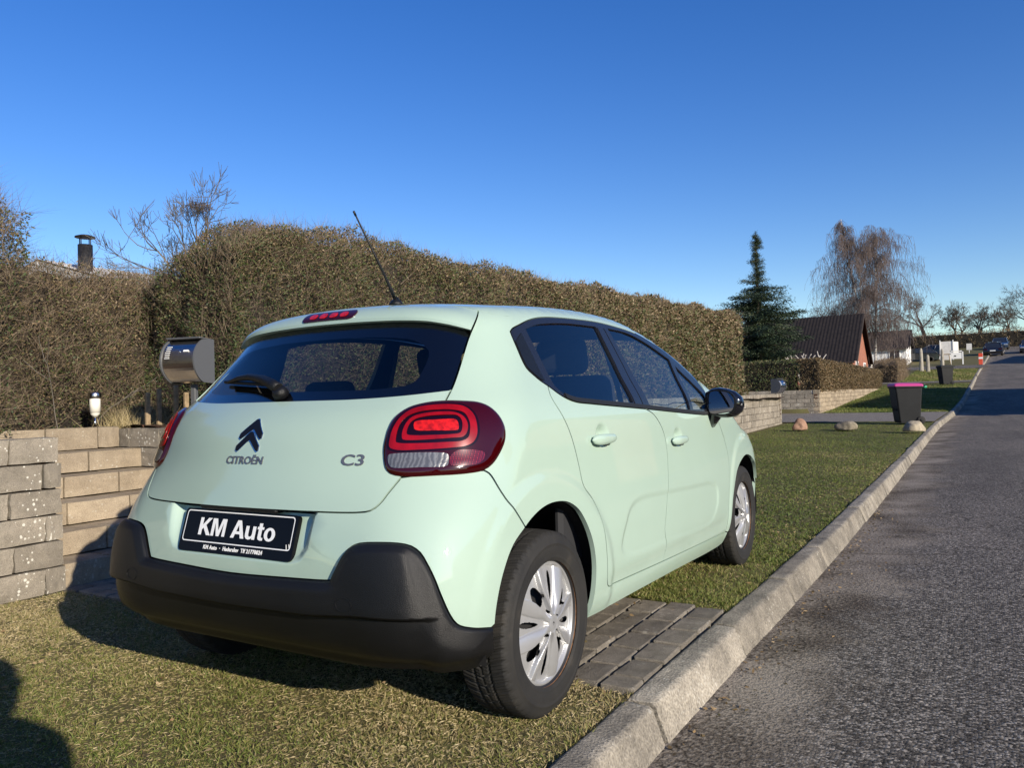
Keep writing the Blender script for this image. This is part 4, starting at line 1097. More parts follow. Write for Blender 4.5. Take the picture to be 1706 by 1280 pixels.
def concrete(name, c0, c1, spots=0.0, scale=7.0, bump=.5, grain=260.0, moss=0.0):
    m, nt, b = new_mat(name)
    b.inputs['Roughness'].default_value = .92; b.inputs['Specular IOR Level'].default_value = .2
    tc = N(nt, 'ShaderNodeTexCoord'); oi = N(nt, 'ShaderNodeObjectInfo')
    add = N(nt, 'ShaderNodeVectorMath', operation='MULTIPLY_ADD'); add.inputs[1].default_value = (37, 53, 71)
    nt.links.new(oi.outputs['Random'], add.inputs[0]); nt.links.new(tc.outputs['Object'], add.inputs[2])
    n1 = N(nt, 'ShaderNodeTexNoise'); n1.inputs['Scale'].default_value = scale; n1.inputs['Detail'].default_value = 9; n1.inputs['Roughness'].default_value = .72
    nt.links.new(add.outputs[0], n1.inputs['Vector'])
    r = ramp_node(nt, [(.30, c0), (.70, c1)])
    nt.links.new(n1.outputs['Fac'], r.inputs['Fac'])
    col = r.outputs['Color']
    # every piece a little lighter or darker than its neighbour
    vr = N(nt, 'ShaderNodeMapRange'); vr.inputs['To Min'].default_value = .80; vr.inputs['To Max'].default_value = 1.18
    nt.links.new(oi.outputs['Random'], vr.inputs['Value'])
    mu = N(nt, 'ShaderNodeMixRGB', blend_type='MULTIPLY'); mu.inputs['Fac'].default_value = 1.0
    nt.links.new(col, mu.inputs[1]); nt.links.new(vr.outputs[0], mu.inputs[2]); col = mu.outputs[0]
    n3 = N(nt, 'ShaderNodeTexNoise'); n3.inputs['Scale'].default_value = grain; n3.inputs['Detail'].default_value = 3
    nt.links.new(add.outputs[0], n3.inputs['Vector'])
    g = ramp_node(nt, [(.3, (.45, .45, .45)), (.68, (1.32, 1.32, 1.32))])
    nt.links.new(n3.outputs['Fac'], g.inputs['Fac'])
    mu2 = N(nt, 'ShaderNodeMixRGB', blend_type='MULTIPLY'); mu2.inputs['Fac'].default_value = .7
    nt.links.new(col, mu2.inputs[1]); nt.links.new(g.outputs['Color'], mu2.inputs[2]); col = mu2.outputs[0]
    if spots > 0:      # pale lichen
        v = N(nt, 'ShaderNodeTexVoronoi'); v.inputs['Scale'].default_value = 34
        n4 = N(nt, 'ShaderNodeTexNoise'); n4.inputs['Scale'].default_value = 5
        nt.links.new(add.outputs[0], v.inputs['Vector']); nt.links.new(add.outputs[0], n4.inputs['Vector'])
        sb = N(nt, 'ShaderNodeMath', operation='SUBTRACT'); nt.links.new(v.outputs['Distance'], sb.inputs[0])
        m4 = N(nt, 'ShaderNodeMapRange'); m4.inputs['From Min'].default_value = .45; m4.inputs['From Max'].default_value = .75; m4.inputs['To Max'].default_value = .42
        nt.links.new(n4.outputs['Fac'], m4.inputs['Value']); nt.links.new(m4.outputs[0], sb.inputs[1])
        th = ramp_node(nt, [(.0, (1, 1, 1)), (.05, (0, 0, 0))]); nt.links.new(sb.outputs[0], th.inputs['Fac'])
        mf = N(nt, 'ShaderNodeMath', operation='MULTIPLY'); mf.inputs[1].default_value = spots; nt.links.new(th.outputs['Color'], mf.inputs[0])
        mx = N(nt, 'ShaderNodeMixRGB'); mx.inputs[2].default_value = (.62, .60, .52, 1)
        nt.links.new(mf.outputs[0], mx.inputs['Fac']); nt.links.new(col, mx.inputs[1]); col = mx.outputs[0]
    nt.links.new(col, b.inputs['Base Color'])
    bu = N(nt, 'ShaderNodeBump'); bu.inputs['Strength'].default_value = bump; bu.inputs['Distance'].default_value = .006
    nt.links.new(n3.outputs['Fac'], bu.inputs['Height'])
    bu2 = N(nt, 'ShaderNodeBump'); bu2.inputs['Strength'].default_value = bump; bu2.inputs['Distance'].default_value = .02
    nt.links.new(n1.outputs['Fac'], bu2.inputs['Height']); nt.links.new(bu.outputs['Normal'], bu2.inputs['Normal'])
    nt.links.new(bu2.outputs['Normal'], b.inputs['Normal'])
    return m
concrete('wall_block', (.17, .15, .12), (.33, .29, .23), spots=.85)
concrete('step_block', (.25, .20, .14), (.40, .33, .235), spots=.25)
concrete('kerb_concrete', (.11, .10, .083), (.40, .36, .29), spots=.35, scale=4, bump=1.0, grain=110)
concrete('paver_concrete', (.135, .120, .095), (.27, .240, .195), spots=.15, scale=10, bump=.8)
concrete('boulder_grey', (.20, .17, .12), (.42, .365, .27), scale=6)
concrete('boulder_red', (.24, .13, .08), (.42, .27, .19), scale=6)
concrete('stone_post', (.22, .20, .17), (.40, .37, .31), scale=3)

def asphalt():
    m, nt, b = new_mat('asphalt')
    b.inputs['Roughness'].default_value = .95; b.inputs['Specular IOR Level'].default_value = .12
    tc = N(nt, 'ShaderNodeTexCoord')
    v = N(nt, 'ShaderNodeTexVoronoi'); v.inputs['Scale'].default_value = 100
    nt.links.new(tc.outputs['Object'], v.inputs['Vector'])
    n1 = N(nt, 'ShaderNodeTexNoise'); n1.inputs['Scale'].default_value = 1.1; n1.inputs['Detail'].default_value = 7; n1.inputs['Roughness'].default_value = .65
    mp = N(nt, 'ShaderNodeMapping'); mp.inputs['Scale'].default_value = (1.0, .28, 1.0)
    nt.links.new(tc.outputs['Object'], mp.inputs['Vector']); nt.links.new(mp.outputs[0], n1.inputs['Vector'])
    sep = N(nt, 'ShaderNodeSeparateColor'); nt.links.new(v.outputs['Color'], sep.inputs[0])
    grain = ramp_node(nt, [(.0, (.038, .034, .029)), (.40, (.088, .078, .067)), (.70, (.165, .147, .125)), (.95, (.34, .305, .26))])
    nt.links.new(sep.outputs[0], grain.inputs['Fac'])
    patch = ramp_node(nt, [(.32, (.74, .74, .75)), (.5, (.95, .95, .95)), (.68, (1.18, 1.16, 1.14))])
    nt.links.new(n1.outputs['Fac'], patch.inputs['Fac'])
    mu = N(nt, 'ShaderNodeMixRGB', blend_type='MULTIPLY'); mu.inputs['Fac'].default_value = 1
    nt.links.new(grain.outputs['Color'], mu.inputs[1]); nt.links.new(patch.outputs['Color'], mu.inputs[2])
    # sand and dirt washed into the gutter
    at = N(nt, 'ShaderNodeAttribute'); at.attribute_name = 'gutter'
    n2 = N(nt, 'ShaderNodeTexNoise'); n2.inputs['Scale'].default_value = 2.3; n2.inputs['Detail'].default_value = 9; n2.inputs['Roughness'].default_value = .75
    nt.links.new(tc.outputs['Object'], n2.inputs['Vector'])
    mr = N(nt, 'ShaderNodeMapRange'); mr.inputs['From Min'].default_value = .05; mr.inputs['From Max'].default_value = 1.05; mr.inputs['To Min'].default_value = .86; mr.inputs['To Max'].default_value = .20
    nt.links.new(at.outputs['Fac'], mr.inputs['Value'])
    ad = N(nt, 'ShaderNodeMath', operation='SUBTRACT'); nt.links.new(mr.outputs[0], ad.inputs[0]); nt.links.new(n2.outputs['Fac'], ad.inputs[1])
    st = N(nt, 'ShaderNodeMapRange'); st.inputs['From Min'].default_value = -.05; st.inputs['From Max'].default_value = .12; st.inputs['To Max'].default_value = .88
    nt.links.new(ad.outputs[0], st.inputs['Value'])
    n3 = N(nt, 'ShaderNodeTexNoise'); n3.inputs['Scale'].default_value = 55; n3.inputs['Detail'].default_value = 7
    nt.links.new(tc.outputs['Object'], n3.inputs['Vector'])
    n5 = N(nt, 'ShaderNodeTexNoise'); n5.inputs['Scale'].default_value = 1.7
    nt.links.new(tc.outputs['Object'], n5.inputs['Vector'])
    dr = ramp_node(nt, [(.38, (.055, .043, .032)), (.46, (.13, .108, .082)), (.58, (.29, .25, .20))])
    dm = N(nt, 'ShaderNodeMath', operation='MULTIPLY_ADD'); dm.inputs[1].default_value = .5
    hm = N(nt, 'ShaderNodeMath', operation='MULTIPLY'); hm.inputs[1].default_value = .5
    nt.links.new(n5.outputs['Fac'], hm.inputs[0]); nt.links.new(n3.outputs['Fac'], dm.inputs[0]); nt.links.new(hm.outputs[0], dm.inputs[2])
    nt.links.new(dm.outputs[0], dr.inputs['Fac'])
    mx = N(nt, 'ShaderNodeMixRGB'); nt.links.new(st.outputs[0], mx.inputs['Fac']); nt.links.new(mu.outputs[0], mx.inputs[1]); nt.links.new(dr.outputs['Color'], mx.inputs[2])
    # fine cracks in the old surface
    vc = N(nt, 'ShaderNodeTexVoronoi', feature='DISTANCE_TO_EDGE'); vc.inputs['Scale'].default_value = .55
    nw = N(nt, 'ShaderNodeTexNoise'); nw.inputs['Scale'].default_value = 2.5; nw.inputs['Detail'].default_value = 6
    nt.links.new(tc.outputs['Object'], nw.inputs['Vector'])
    va = N(nt, 'ShaderNodeVectorMath', operation='MULTIPLY_ADD'); va.inputs[1].default_value = (.9, .9, 0)
    nt.links.new(nw.outputs['Color'], va.inputs[0]); nt.links.new(tc.outputs['Object'], va.inputs[2]); nt.links.new(va.outputs[0], vc.inputs['Vector'])
    cr = ramp_node(nt, [(.0, (.35, .33, .3)), (.006, (1, 1, 1))]); nt.links.new(vc.outputs['Distance'], cr.inputs['Fac'])
    mc = N(nt, 'ShaderNodeMixRGB', blend_type='MULTIPLY'); mc.inputs['Fac'].default_value = .8
    nt.links.new(mx.outputs[0], mc.inputs[1]); nt.links.new(cr.outputs['Color'], mc.inputs[2])
    nt.links.new(mc.outputs[0], b.inputs['Base Color'])
    bu = N(nt, 'ShaderNodeBump'); bu.inputs['Strength'].default_value = .35; bu.inputs['Distance'].default_value = .008; bu.invert = True
    nt.links.new(v.outputs['Distance'], bu.inputs['Height'])
    bu2 = N(nt, 'ShaderNodeBump'); bu2.inputs['Strength'].default_value = .4; bu2.inputs['Distance'].default_value = .02
    nt.links.new(n3.outputs['Fac'], bu2.inputs['Height']); nt.links.new(bu.outputs['Normal'], bu2.inputs['Normal']); nt.links.new(bu2.outputs['Normal'], b.inputs['Normal'])
asphalt()

def sheet(name, xs_fn, ys, zfn, mat, attr=None, **kw):
    """strip sheet: xs_fn(y) gives the x stations of each row"""
    rows = [[(x, y, zfn(x, y)) for x in xs_fn(y)] for y in ys]
    m = len(rows[0]); V = [p for r in rows for p in r]
    F_ = [(i * m + j, i * m + j + 1, (i + 1) * m + j + 1, (i + 1) * m + j) for i in range(len(rows) - 1) for j in range(m - 1)]
    me = np_mesh(name, V, F_, mat, smooth=True)
    if attr:
        a = me.attributes.new(attr[0], 'FLOAT', 'POINT'); a.data.foreach_set('value', np.array([attr[1](p[0], p[1]) for p in V], np.float32))
    return link(name, me, kind='structure', **kw)
YS = sorted(list(np.arange(-12, 30, .5)) + [.262, .27, 1.46, 1.468]) + list(np.arange(30, 100, 2)) + list(np.arange(100, 221, 10))
def wob(x, y, a=.012):
    return a * (math.sin(x * 2.1 + y * 1.3) + math.sin(x * 3.7 - y * 2.9 + 1.0) + .6 * math.sin(x * 7.3 + y * 6.1))
def verge_z(x, y):
    e = min(1, max(0, (kx(y) - x) / .5))
    return gz(y) - .008 + .007 * (math.sin(x * 1.1 + y * .7) + math.sin(x * .6 - y * .9 + 1.0)) * e + .02 * e - (.05 if .268 < y < 1.462 else 0)
# lawns and verges, one big sheet to the horizon on each side of the road
def xs_left(y):
    k = kx(y)
    return [-260, -120, -60, -30, -15, -9, -6, -4.5, -3.4, -2.9] + list(np.linspace(-2.6, k - .06, 12)) + [k - .035, k + .03]
def z_left(x, y):
    if x > kx(y) - .05: return gz(y) - (.012 if x < kx(y) else .2)
    z = verge_z(x, y)
    if x < -2.65 and y > 26.3: z = max(z, min(1.06, gz(26) + .85))
    return z
sheet('lawn', xs_left, YS, z_left, 'turf')
def xs_road(y):
    k = kx(y); return [k + .02, k + .10, k + .2, k + .4, k + .7, k + 1.2, k + 2.5, k + 4, k + 5.6, k + 6.4, k + 6.6]
sheet('road', xs_road, YS, lambda x, y: gz(y) - .118 + .05 * math.sin(min(1, max(0, (x - kx(y)) / 6.5)) * PI), 'asphalt', attr=('gutter', lambda x, y: x - kx(y)))
sheet('far_verge', lambda y: [kx(y) + 6.55 + d for d in (0, .4, 1.5, 4, 10, 25, 60, 260)], YS, lambda x, y: gz(y) + (0 if x - kx(y) < 7 else .03), 'turf')
sheet('lowland', lambda y: [-1500, -260, 0, 260, 1500], [-1500, -300, -12.5], lambda x, y: -.3, 'far_ground')
sheet('hill', lambda y: [-1500, -200, 0, 200, 1500], [219, 320, 600, 1500], lambda x, y: 12.6 - (y - 219) * .01, 'far_ground')

# ------------------------------------------------------------------ kerb stones
kerb = empty('kerb', (0, 0, 0), kind='structure')
def kerb_mesh(L, name):
    prof = [(-.055, -.17), (-.055, -.02), (-.055, .001), (-.050, .009), (-.042, .012), (-.030, .0122), (.026, .0122), (.038, .0115), (.047, .0075), (.053, .0), (.057, -.010), (.063, -.027), (.090, -.10), (.098, -.12), (.103, -.17)]
    mb = MB(); rows = []
    for t in [0, .007] + [k / 12 for k in range(1, 12)] + [.993, 1]:
        e = 0 if t in (0, 1) else 1
        row = []
        for k, (x, z) in enumerate(prof):
            s_ = .97 if e < .01 else 1.0
            jx = rng.normal(0, .0012); jz = rng.normal(0, .0013)
            row.append(mb.bm.verts.new((x * s_ + jx, (t - .5) * L, z * s_ + jz - (.002 if e < .01 else 0))))
        rows.append(row)
    for r0, r1 in zip(rows, rows[1:]):
        for a in range(len(prof) - 1): mb.bm.faces.new((r0[a], r0[a + 1], r1[a + 1], r1[a])).smooth = True
    mb.bm.faces.new(rows[0]); mb.bm.faces.new(rows[-1][::-1])
    return mb.mesh(name, ['kerb_concrete'])
kms = [kerb_mesh(.978, 'kerb_stone') for _ in range(4)]
def place_kerb(y, side=0):
    a, b = kx(y - .5), kx(y + .5)
    o = link('kerb_stone', kms[int(rng.integers(4))], kerb)
    if side == 0: o.location = (kx(y) + rng.normal(0, .004), y, gz(y) + rng.normal(0, .003)); rz = math.atan2(-(b - a), 1)
    else: o.location = (kx(y) + 6.6, y, gz(y)); rz = math.atan2(-(b - a), 1) + PI
    o.rotation_euler = (math.atan2(gz(y + .5) - gz(y - .5), 1), rng.normal(0, .006), rz + rng.normal(0, .003))
for i in range(62): place_kerb(-3.3 + i * 1.0)
for nm, y0, y1, sd_ in (('kerb_strip', 59, 140, 0), ('kerb_strip', -6, 140, 1)):
    mb = MB(); prof = [(-.055, -.17), (-.055, .005), (.045, .01), (.060, -.006), (.105, -.17)]
    rows = [[mb.bm.verts.new((kx(y) + (x if sd_ == 0 else 6.6 - x), y, gz(y) + z)) for x, z in prof] for y in np.linspace(y0, y1, 60)]
    for r0, r1 in zip(rows, rows[1:]):
        for a in range(len(prof) - 1): mb.bm.faces.new((r0[a], r0[a + 1], r1[a + 1], r1[a]))
    mb.build(nm, 'kerb_concrete', kerb)

# ------------------------------------------------------------------ paved crossing under the car
path = sheet('path', lambda y: list(np.linspace(-2.52, 1.0, 12)), [.27, .6, 1.0, 1.46], lambda x, y: -.012, 'soil')
pms = []
for _ in range(5):
    mb = MB().box((0, 0, 0), (.130, .194, .05), bev=.006)
    for v in mb.bm.verts: v.co += Vector((rng.normal(0, .0015), rng.normal(0, .0015), rng.normal(0, .001)))
    pms.append(mb.mesh('paver', ['paver_concrete']))
k = 0
xrow = .985
while xrow > -2.45:
    off = .0 if k % 2 == 0 else .105
    y = .275 + off - .105
    while y < 1.44:
        ya, yb = max(y, .275), min(y + .212, 1.455)
        if yb - ya > .05:
            o = link('paver', pms[int(rng.integers(5))], path)
            o.location = (xrow - .07, (ya + yb) / 2, -.008 + rng.normal(0, .0025)); o.scale = (1, (yb - ya) / .212, 1)
            o.rotation_euler = (rng.normal(0, .012), rng.normal(0, .012), rng.normal(0, .006))
        y += .212
    xrow -= .142; k += 1

# ------------------------------------------------------------------ block walls
def block_mesh(lx, ly, lz, mat, rough=.004):
    mb = MB().box((0, 0, 0), (lx, ly, lz))
    bmesh.ops.subdivide_edges(mb.bm, edges=mb.bm.edges[:], cuts=2, use_grid_fill=True)
    for v in mb.bm.verts:
        c = [abs(v.co.x) > lx * .49, abs(v.co.y) > ly * .49, abs(v.co.z) > lz * .49]
        if sum(c) >= 2: v.co *= .985
        v.co += Vector((rng.normal(0, rough), rng.normal(0, rough * .5), rng.normal(0, rough * .5)))
    for f in mb.bm.faces: f.smooth = False
    return mb.mesh('block', [mat])
def block_wall(label, p0, p1, zb, ztop, bl, mat, batter=.05, course=.15, depth=.2, group=None, name='block_wall'):
    """wall of separate blocks from p0 to p1 (plan points); the face looks to the left of p0->p1 reversed"""
    p0, p1 = Vector(p0), Vector(p1); d = (p1 - p0); L = d.length; d.normalize(); nrm = Vector((d.y, -d.x))
    w = empty(name, (p0.x, p0.y, zb), label=label, category='wall', group=group)
    rz = math.atan2(d.y, d.x)
    nc = max(1, round((ztop - zb) / course)); ch = (ztop - zb) / nc
    mss = [block_mesh(bl - .008, depth, ch - .008, mat) for _ in range(5)]
    for c in range(nc):
        s_ = -bl * (.5 if c % 2 else 0) - rng.uniform(0, .05)
        while s_ < L - .02:
            a, b = max(0, s_), min(L, s_ + bl)
            if b - a > .04:
                o = link('block', mss[int(rng.integers(5))], w)
                m_ = p0 + d * ((a + b) / 2) - nrm * (depth / 2 + batter * c / max(1, nc) + rng.normal(0, .003))
                o.location = (m_.x - p0.x, m_.y - p0.y, (c + .5) * ch)
                o.scale = ((b - a) / bl, 1, 1); o.rotation_euler = (0, 0, rz + rng.normal(0, .004))
            s_ += bl
    # backing fill seen in the joints
    m0 = p0 - nrm * (depth * .5 + batter * .5 + .02)
    mb = MB().box((L / 2, 0, (ztop - zb) / 2 - .01), (L - .01, depth * .6, ztop - zb - .03))
    o = mb.build('mortar', 'soil', w); o.location = (m0.x - p0.x, m0.y - p0.y, 0); o.rotation_euler = (0, 0, rz)
    return w
block_wall('lichen spotted block retaining wall left of the garden steps', (WALLX, -3.2), (WALLX, .285), 0, .90, .34, 'wall_block')
block_wall('long block retaining wall below the tall hedge beyond the parked car', (WALLX, 1.46), (-2.80, 21.4), 0.0, 1.0, .42, 'wall_block', course=.165)
block_wall('end return of the long block wall at the driveway', (-2.80, 21.4), (-3.9, 21.4), 0.1, 1.0, .40, 'wall_block', batter=.0)
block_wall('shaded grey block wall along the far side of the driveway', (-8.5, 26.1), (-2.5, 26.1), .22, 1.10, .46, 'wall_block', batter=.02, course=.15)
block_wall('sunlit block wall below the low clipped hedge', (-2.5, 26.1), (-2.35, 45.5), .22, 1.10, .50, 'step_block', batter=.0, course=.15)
# garden steps between the walls
steps = empty('garden_steps', (WALLX, .3, 0), label='concrete block garden steps climbing between the retaining walls', category='steps')
sm = [block_mesh(.30, .38, .142, 'step_block', .0025) for _ in range(4)]
nst = 5
for i in range(nst):
    x = -.04 - i * .245; z = .15 * i
    y = .0; widths = [.42, .40, .36] if i % 2 else [.30, .44, .44]
    for wd in widths:
        o = link('step_block', sm[int(rng.integers(4))], steps)
        o.location = (x - .15, y + wd / 2, z + .075); o.scale = (1.0, (wd - .006) / .38, 1.0)
        o.rotation_euler = (0, rng.normal(0, .006), rng.normal(0, .006))
        y += wd
block_wall('inner wall on the right of the garden steps', (-3.9, 1.462), (-2.82, 1.462), 0, .90, .38, 'wall_block', batter=0, depth=.16)
block_wall('block wall across the top of the garden steps', (-3.82, .30), (-3.82, 1.45), .58, .92, .40, 'step_block', batter=0, depth=.15)
# planting beds behind the walls
def bed(name, x0, x1, y0, y1, z, mat='soil'):
    xs = list(np.linspace(x0, x1, max(3, int(abs(x1 - x0) / .35)))); ys = list(np.linspace(y0, y1, max(3, int((y1 - y0) / .35))))
    return sheet(name, lambda y: xs, ys, lambda x, y: z + wob(x * 2, y * 2, .012), mat)
def bank_z(x, y):      # the bed falls away as an earth bank beside the stairs
    s_ = float(sstep(.27, -.25, np.float64(y)))
    st = min(.86, max(.10, .12 + (-2.62 - x) / .245 * .15)) - .04
    return st + (.875 - st) * s_ + wob(x * 2, y * 2, .008)
sheet('flower_bed', lambda y: list(np.linspace(-9, -4.2, 14)) + list(np.linspace(-4.1, WALLX - .13, 16)), list(np.linspace(-6, -.4, 14)) + list(np.linspace(-.3, .285, 12)), bank_z, 'soil')
bed('flower_bed', -9.0, -3.95, .20, 1.55, .880)
bed('flower_bed', -9.0, WALLX - .13, 1.55, 21.3, .90)
bed('garden_lawn', -40, -9.0, -12, 21.3, .88, 'turf')
bed('garden_lawn', -30, -2.70, 26.25, 44, 1.05, 'turf')
# driveway on the far side
def drive_mat():
    m = concrete('driveway_paving', (.17, .155, .135), (.27, .245, .215), scale=4)
    nt = m.node_tree; b = nt.nodes['Principled BSDF']
    old = b.inputs['Base Color'].links[0].from_socket
    br = N(nt, 'ShaderNodeTexBrick'); br.inputs['Scale'].default_value = 4.8; br.inputs['Color1'].default_value = (1, 1, 1, 1); br.inputs['Color2'].default_value = (.85, .83, .8, 1); br.inputs['Mortar'].default_value = (.4, .38, .35, 1); br.inputs['Mortar Size'].default_value = .03
    tc = N(nt, 'ShaderNodeTexCoord'); nt.links.new(tc.outputs['Object'], br.inputs['Vector'])
    mu = N(nt, 'ShaderNodeMixRGB', blend_type='MULTIPLY'); mu.inputs['Fac'].default_value = 1
    nt.links.new(old, mu.inputs[1]); nt.links.new(br.outputs['Color'], mu.inputs[2]); nt.links.new(mu.outputs[0], b.inputs['Base Color'])
drive_mat()
sheet('driveway', lambda y: list(np.linspace(-12, kx(y) - .06, 14)), list(np.linspace(21.6, 26.0, 8)), lambda x, y: max(gz(y) + .03, verge_z(x, y) + .012), 'driveway_paving')
sheet('footpath', lambda y: list(np.linspace(-7, kx(y) - .06, 8)), list(np.linspace(50.0, 51.6, 3)), lambda x, y: max(verge_z(x, y) + .02, gz(y) + .03), 'driveway_paving')
sheet('side_road', lambda y: list(np.linspace(-40, kx(y) + .3, 12)), list(np.linspace(70, 75.5, 5)), lambda x, y: gz(y) + .035, 'asphalt', attr=('gutter', lambda x, y: 3.0))
# ------------------------------------------------------------------ foliage
def leaf_mat(name, cols, rough=.6, trans=.25):
    """colour picked per leaf from a range of tints"""
    m, nt, b = new_mat(name)
    at = N(nt, 'ShaderNodeAttribute'); at.attribute_name = 'var'
    k = len(cols)
    r = ramp_node(nt, [(i / (k - 1), c) for i, c in enumerate(cols)])
    nt.links.new(at.outputs['Fac'], r.inputs['Fac']); nt.links.new(r.outputs['Color'], b.inputs['Base Color'])
    b.inputs['Roughness'].default_value = rough; b.inputs['Specular IOR Level'].default_value = .35
    if trans > 0:
        t = N(nt, 'ShaderNodeBsdfTranslucent'); nt.links.new(r.outputs['Color'], t.inputs[0])
        mx = N(nt, 'ShaderNodeMixShader'); mx.inputs[0].default_value = trans
        o = nt.nodes['Material Output']
        nt.links.new(b.outputs[0], mx.inputs[1]); nt.links.new(t.outputs[0], mx.inputs[2]); nt.links.new(mx.outputs[0], o.inputs[0])
    return m
leaf_mat('privet_leaf', [(.016, .032, .009), (.034, .056, .014), (.060, .082, .022), (.095, .095, .034), (.115, .082, .040), (.165, .115, .060), (.28, .21, .125)], trans=0)
leaf_mat('hedge_brown_leaf', [(.035, .050, .014), (.070, .070, .024), (.10, .075, .034), (.15, .098, .046), (.20, .135, .065), (.27, .19, .10)], trans=0)
leaf_mat('hedge_twig', [(.06, .043, .028), (.12, .085, .055), (.20, .15, .10), (.30, .235, .16)], trans=0)
leaf_mat('needle', [(.008, .016, .008), (.014, .028, .012), (.040, .062, .026), (.085, .105, .048)], trans=0)
leaf_mat('grass_blade', [(.060, .090, .016), (.105, .145, .025), (.145, .175, .036), (.18, .180, .050), (.27, .215, .095), (.38, .305, .155), (.50, .41, .235)], rough=.6, trans=.15)
leaf_mat('birch_twig', [(.075, .052, .046), (.125, .092, .080), (.19, .15, .13)], trans=0)
def bark(name, c0, c1, scale=6.0, bands=None):
    m, nt, b = new_mat(name)
    b.inputs['Roughness'].default_value = .9
    tc = N(nt, 'ShaderNodeTexCoord'); mp = N(nt, 'ShaderNodeMapping'); mp.inputs['Scale'].default_value = (1, 1, .25 if not bands else 2.5)
    n1 = N(nt, 'ShaderNodeTexNoise'); n1.inputs['Scale'].default_value = scale; n1.inputs['Detail'].default_value = 7
    nt.links.new(tc.outputs['Object'], mp.inputs[0]); nt.links.new(mp.outputs[0], n1.inputs['Vector'])
    r = ramp_node(nt, [(.35, c0), (.62 if not bands else .48, c1)])
    nt.links.new(n1.outputs['Fac'], r.inputs['Fac']); nt.links.new(r.outputs['Color'], b.inputs['Base Color'])
bark('bark_brown', (.035, .026, .019), (.12, .095, .070))
bark('bark_grey', (.055, .048, .040), (.17, .15, .125))
bark('bark_birch', (.035, .030, .028), (.52, .48, .43), 3.0, True)

def unit(n):
    v = rng.normal(size=(n, 3)); return v / np.linalg.norm(v, axis=1)[:, None]
def leaves(P, L, W, droop=None, dirs=None):
    """leaf-shaped quads at points P, length L, width W"""
    n = len(P); d = unit(n) if dirs is None else dirs / (np.linalg.norm(dirs, axis=1)[:, None] + 1e-9)
    s = np.cross(d, unit(n)); s /= np.linalg.norm(s, axis=1)[:, None] + 1e-9
    L = np.broadcast_to(np.asarray(L, float), (n,))[:, None]; W = np.broadcast_to(np.asarray(W, float), (n,))[:, None]
    V = np.stack([P, P + d * L * .45 + s * W * .5, P + d * L, P + d * L * .45 - s * W * .5], 1).reshape(-1, 3)
    F_ = np.arange(4 * n).reshape(n, 4)
    return V, F_
def ribbons(P, D, L, W):
    """thin straight twigs: slim three-sided spikes"""
    n = len(P); d = D / (np.linalg.norm(D, axis=1)[:, None] + 1e-9)
    a = np.cross(d, unit(n)); a /= np.linalg.norm(a, axis=1)[:, None] + 1e-9; b = np.cross(d, a)
    L = np.broadcast_to(np.asarray(L, float), (n,))[:, None]; W = np.broadcast_to(np.asarray(W, float), (n,))[:, None]
    tip = P + d * L
    r = [P + (a * math.cos(t) + b * math.sin(t)) * W for t in (0, 2.1, 4.2)]
    V = np.stack(r + [tip], 1).reshape(-1, 3); k = np.arange(n)[:, None] * 4
    F_ = np.concatenate([k + [0, 1, 3], k + [1, 2, 3], k + [2, 0, 3]], 0)
    return V, F_
def segs_mesh(S, name, mat, sides=5):
    """tapered branch segments (p0, p1, r0, r1) as one mesh"""
    P0 = np.array([s[0] for s in S]); P1 = np.array([s[1] for s in S]); R0 = np.array([s[2] for s in S]); R1 = np.array([s[3] for s in S])
    d = P1 - P0; d /= np.linalg.norm(d, axis=1)[:, None] + 1e-9
    ref = np.where(np.abs(d[:, 2:3]) > .9, np.array([[1., 0, 0]]), np.array([[0, 0, 1.]]))
    a = np.cross(d, ref); a /= np.linalg.norm(a, axis=1)[:, None] + 1e-9; b = np.cross(d, a)
    V = []; 
    for k in range(sides):
        t = 2 * PI * k / sides; o = a * math.cos(t) + b * math.sin(t)
        V.append(P0 + o * R0[:, None]); V.append(P1 + o * R1[:, None])
    V = np.stack(V, 1); n = len(S); base = np.arange(n)[:, None] * (2 * sides)
    F_ = []
    for k in range(sides):
        k2 = (k + 1) % sides
        F_.append(base + [2 * k, 2 * k2, 2 * k2 + 1, 2 * k + 1])
    F_ = np.stack(F_, 1).reshape(-1, 4)
    return np_mesh(name, V.reshape(-1, 3), F_, mat, smooth=True, attr=np.repeat(rng.uniform(0, 1, n), sides))

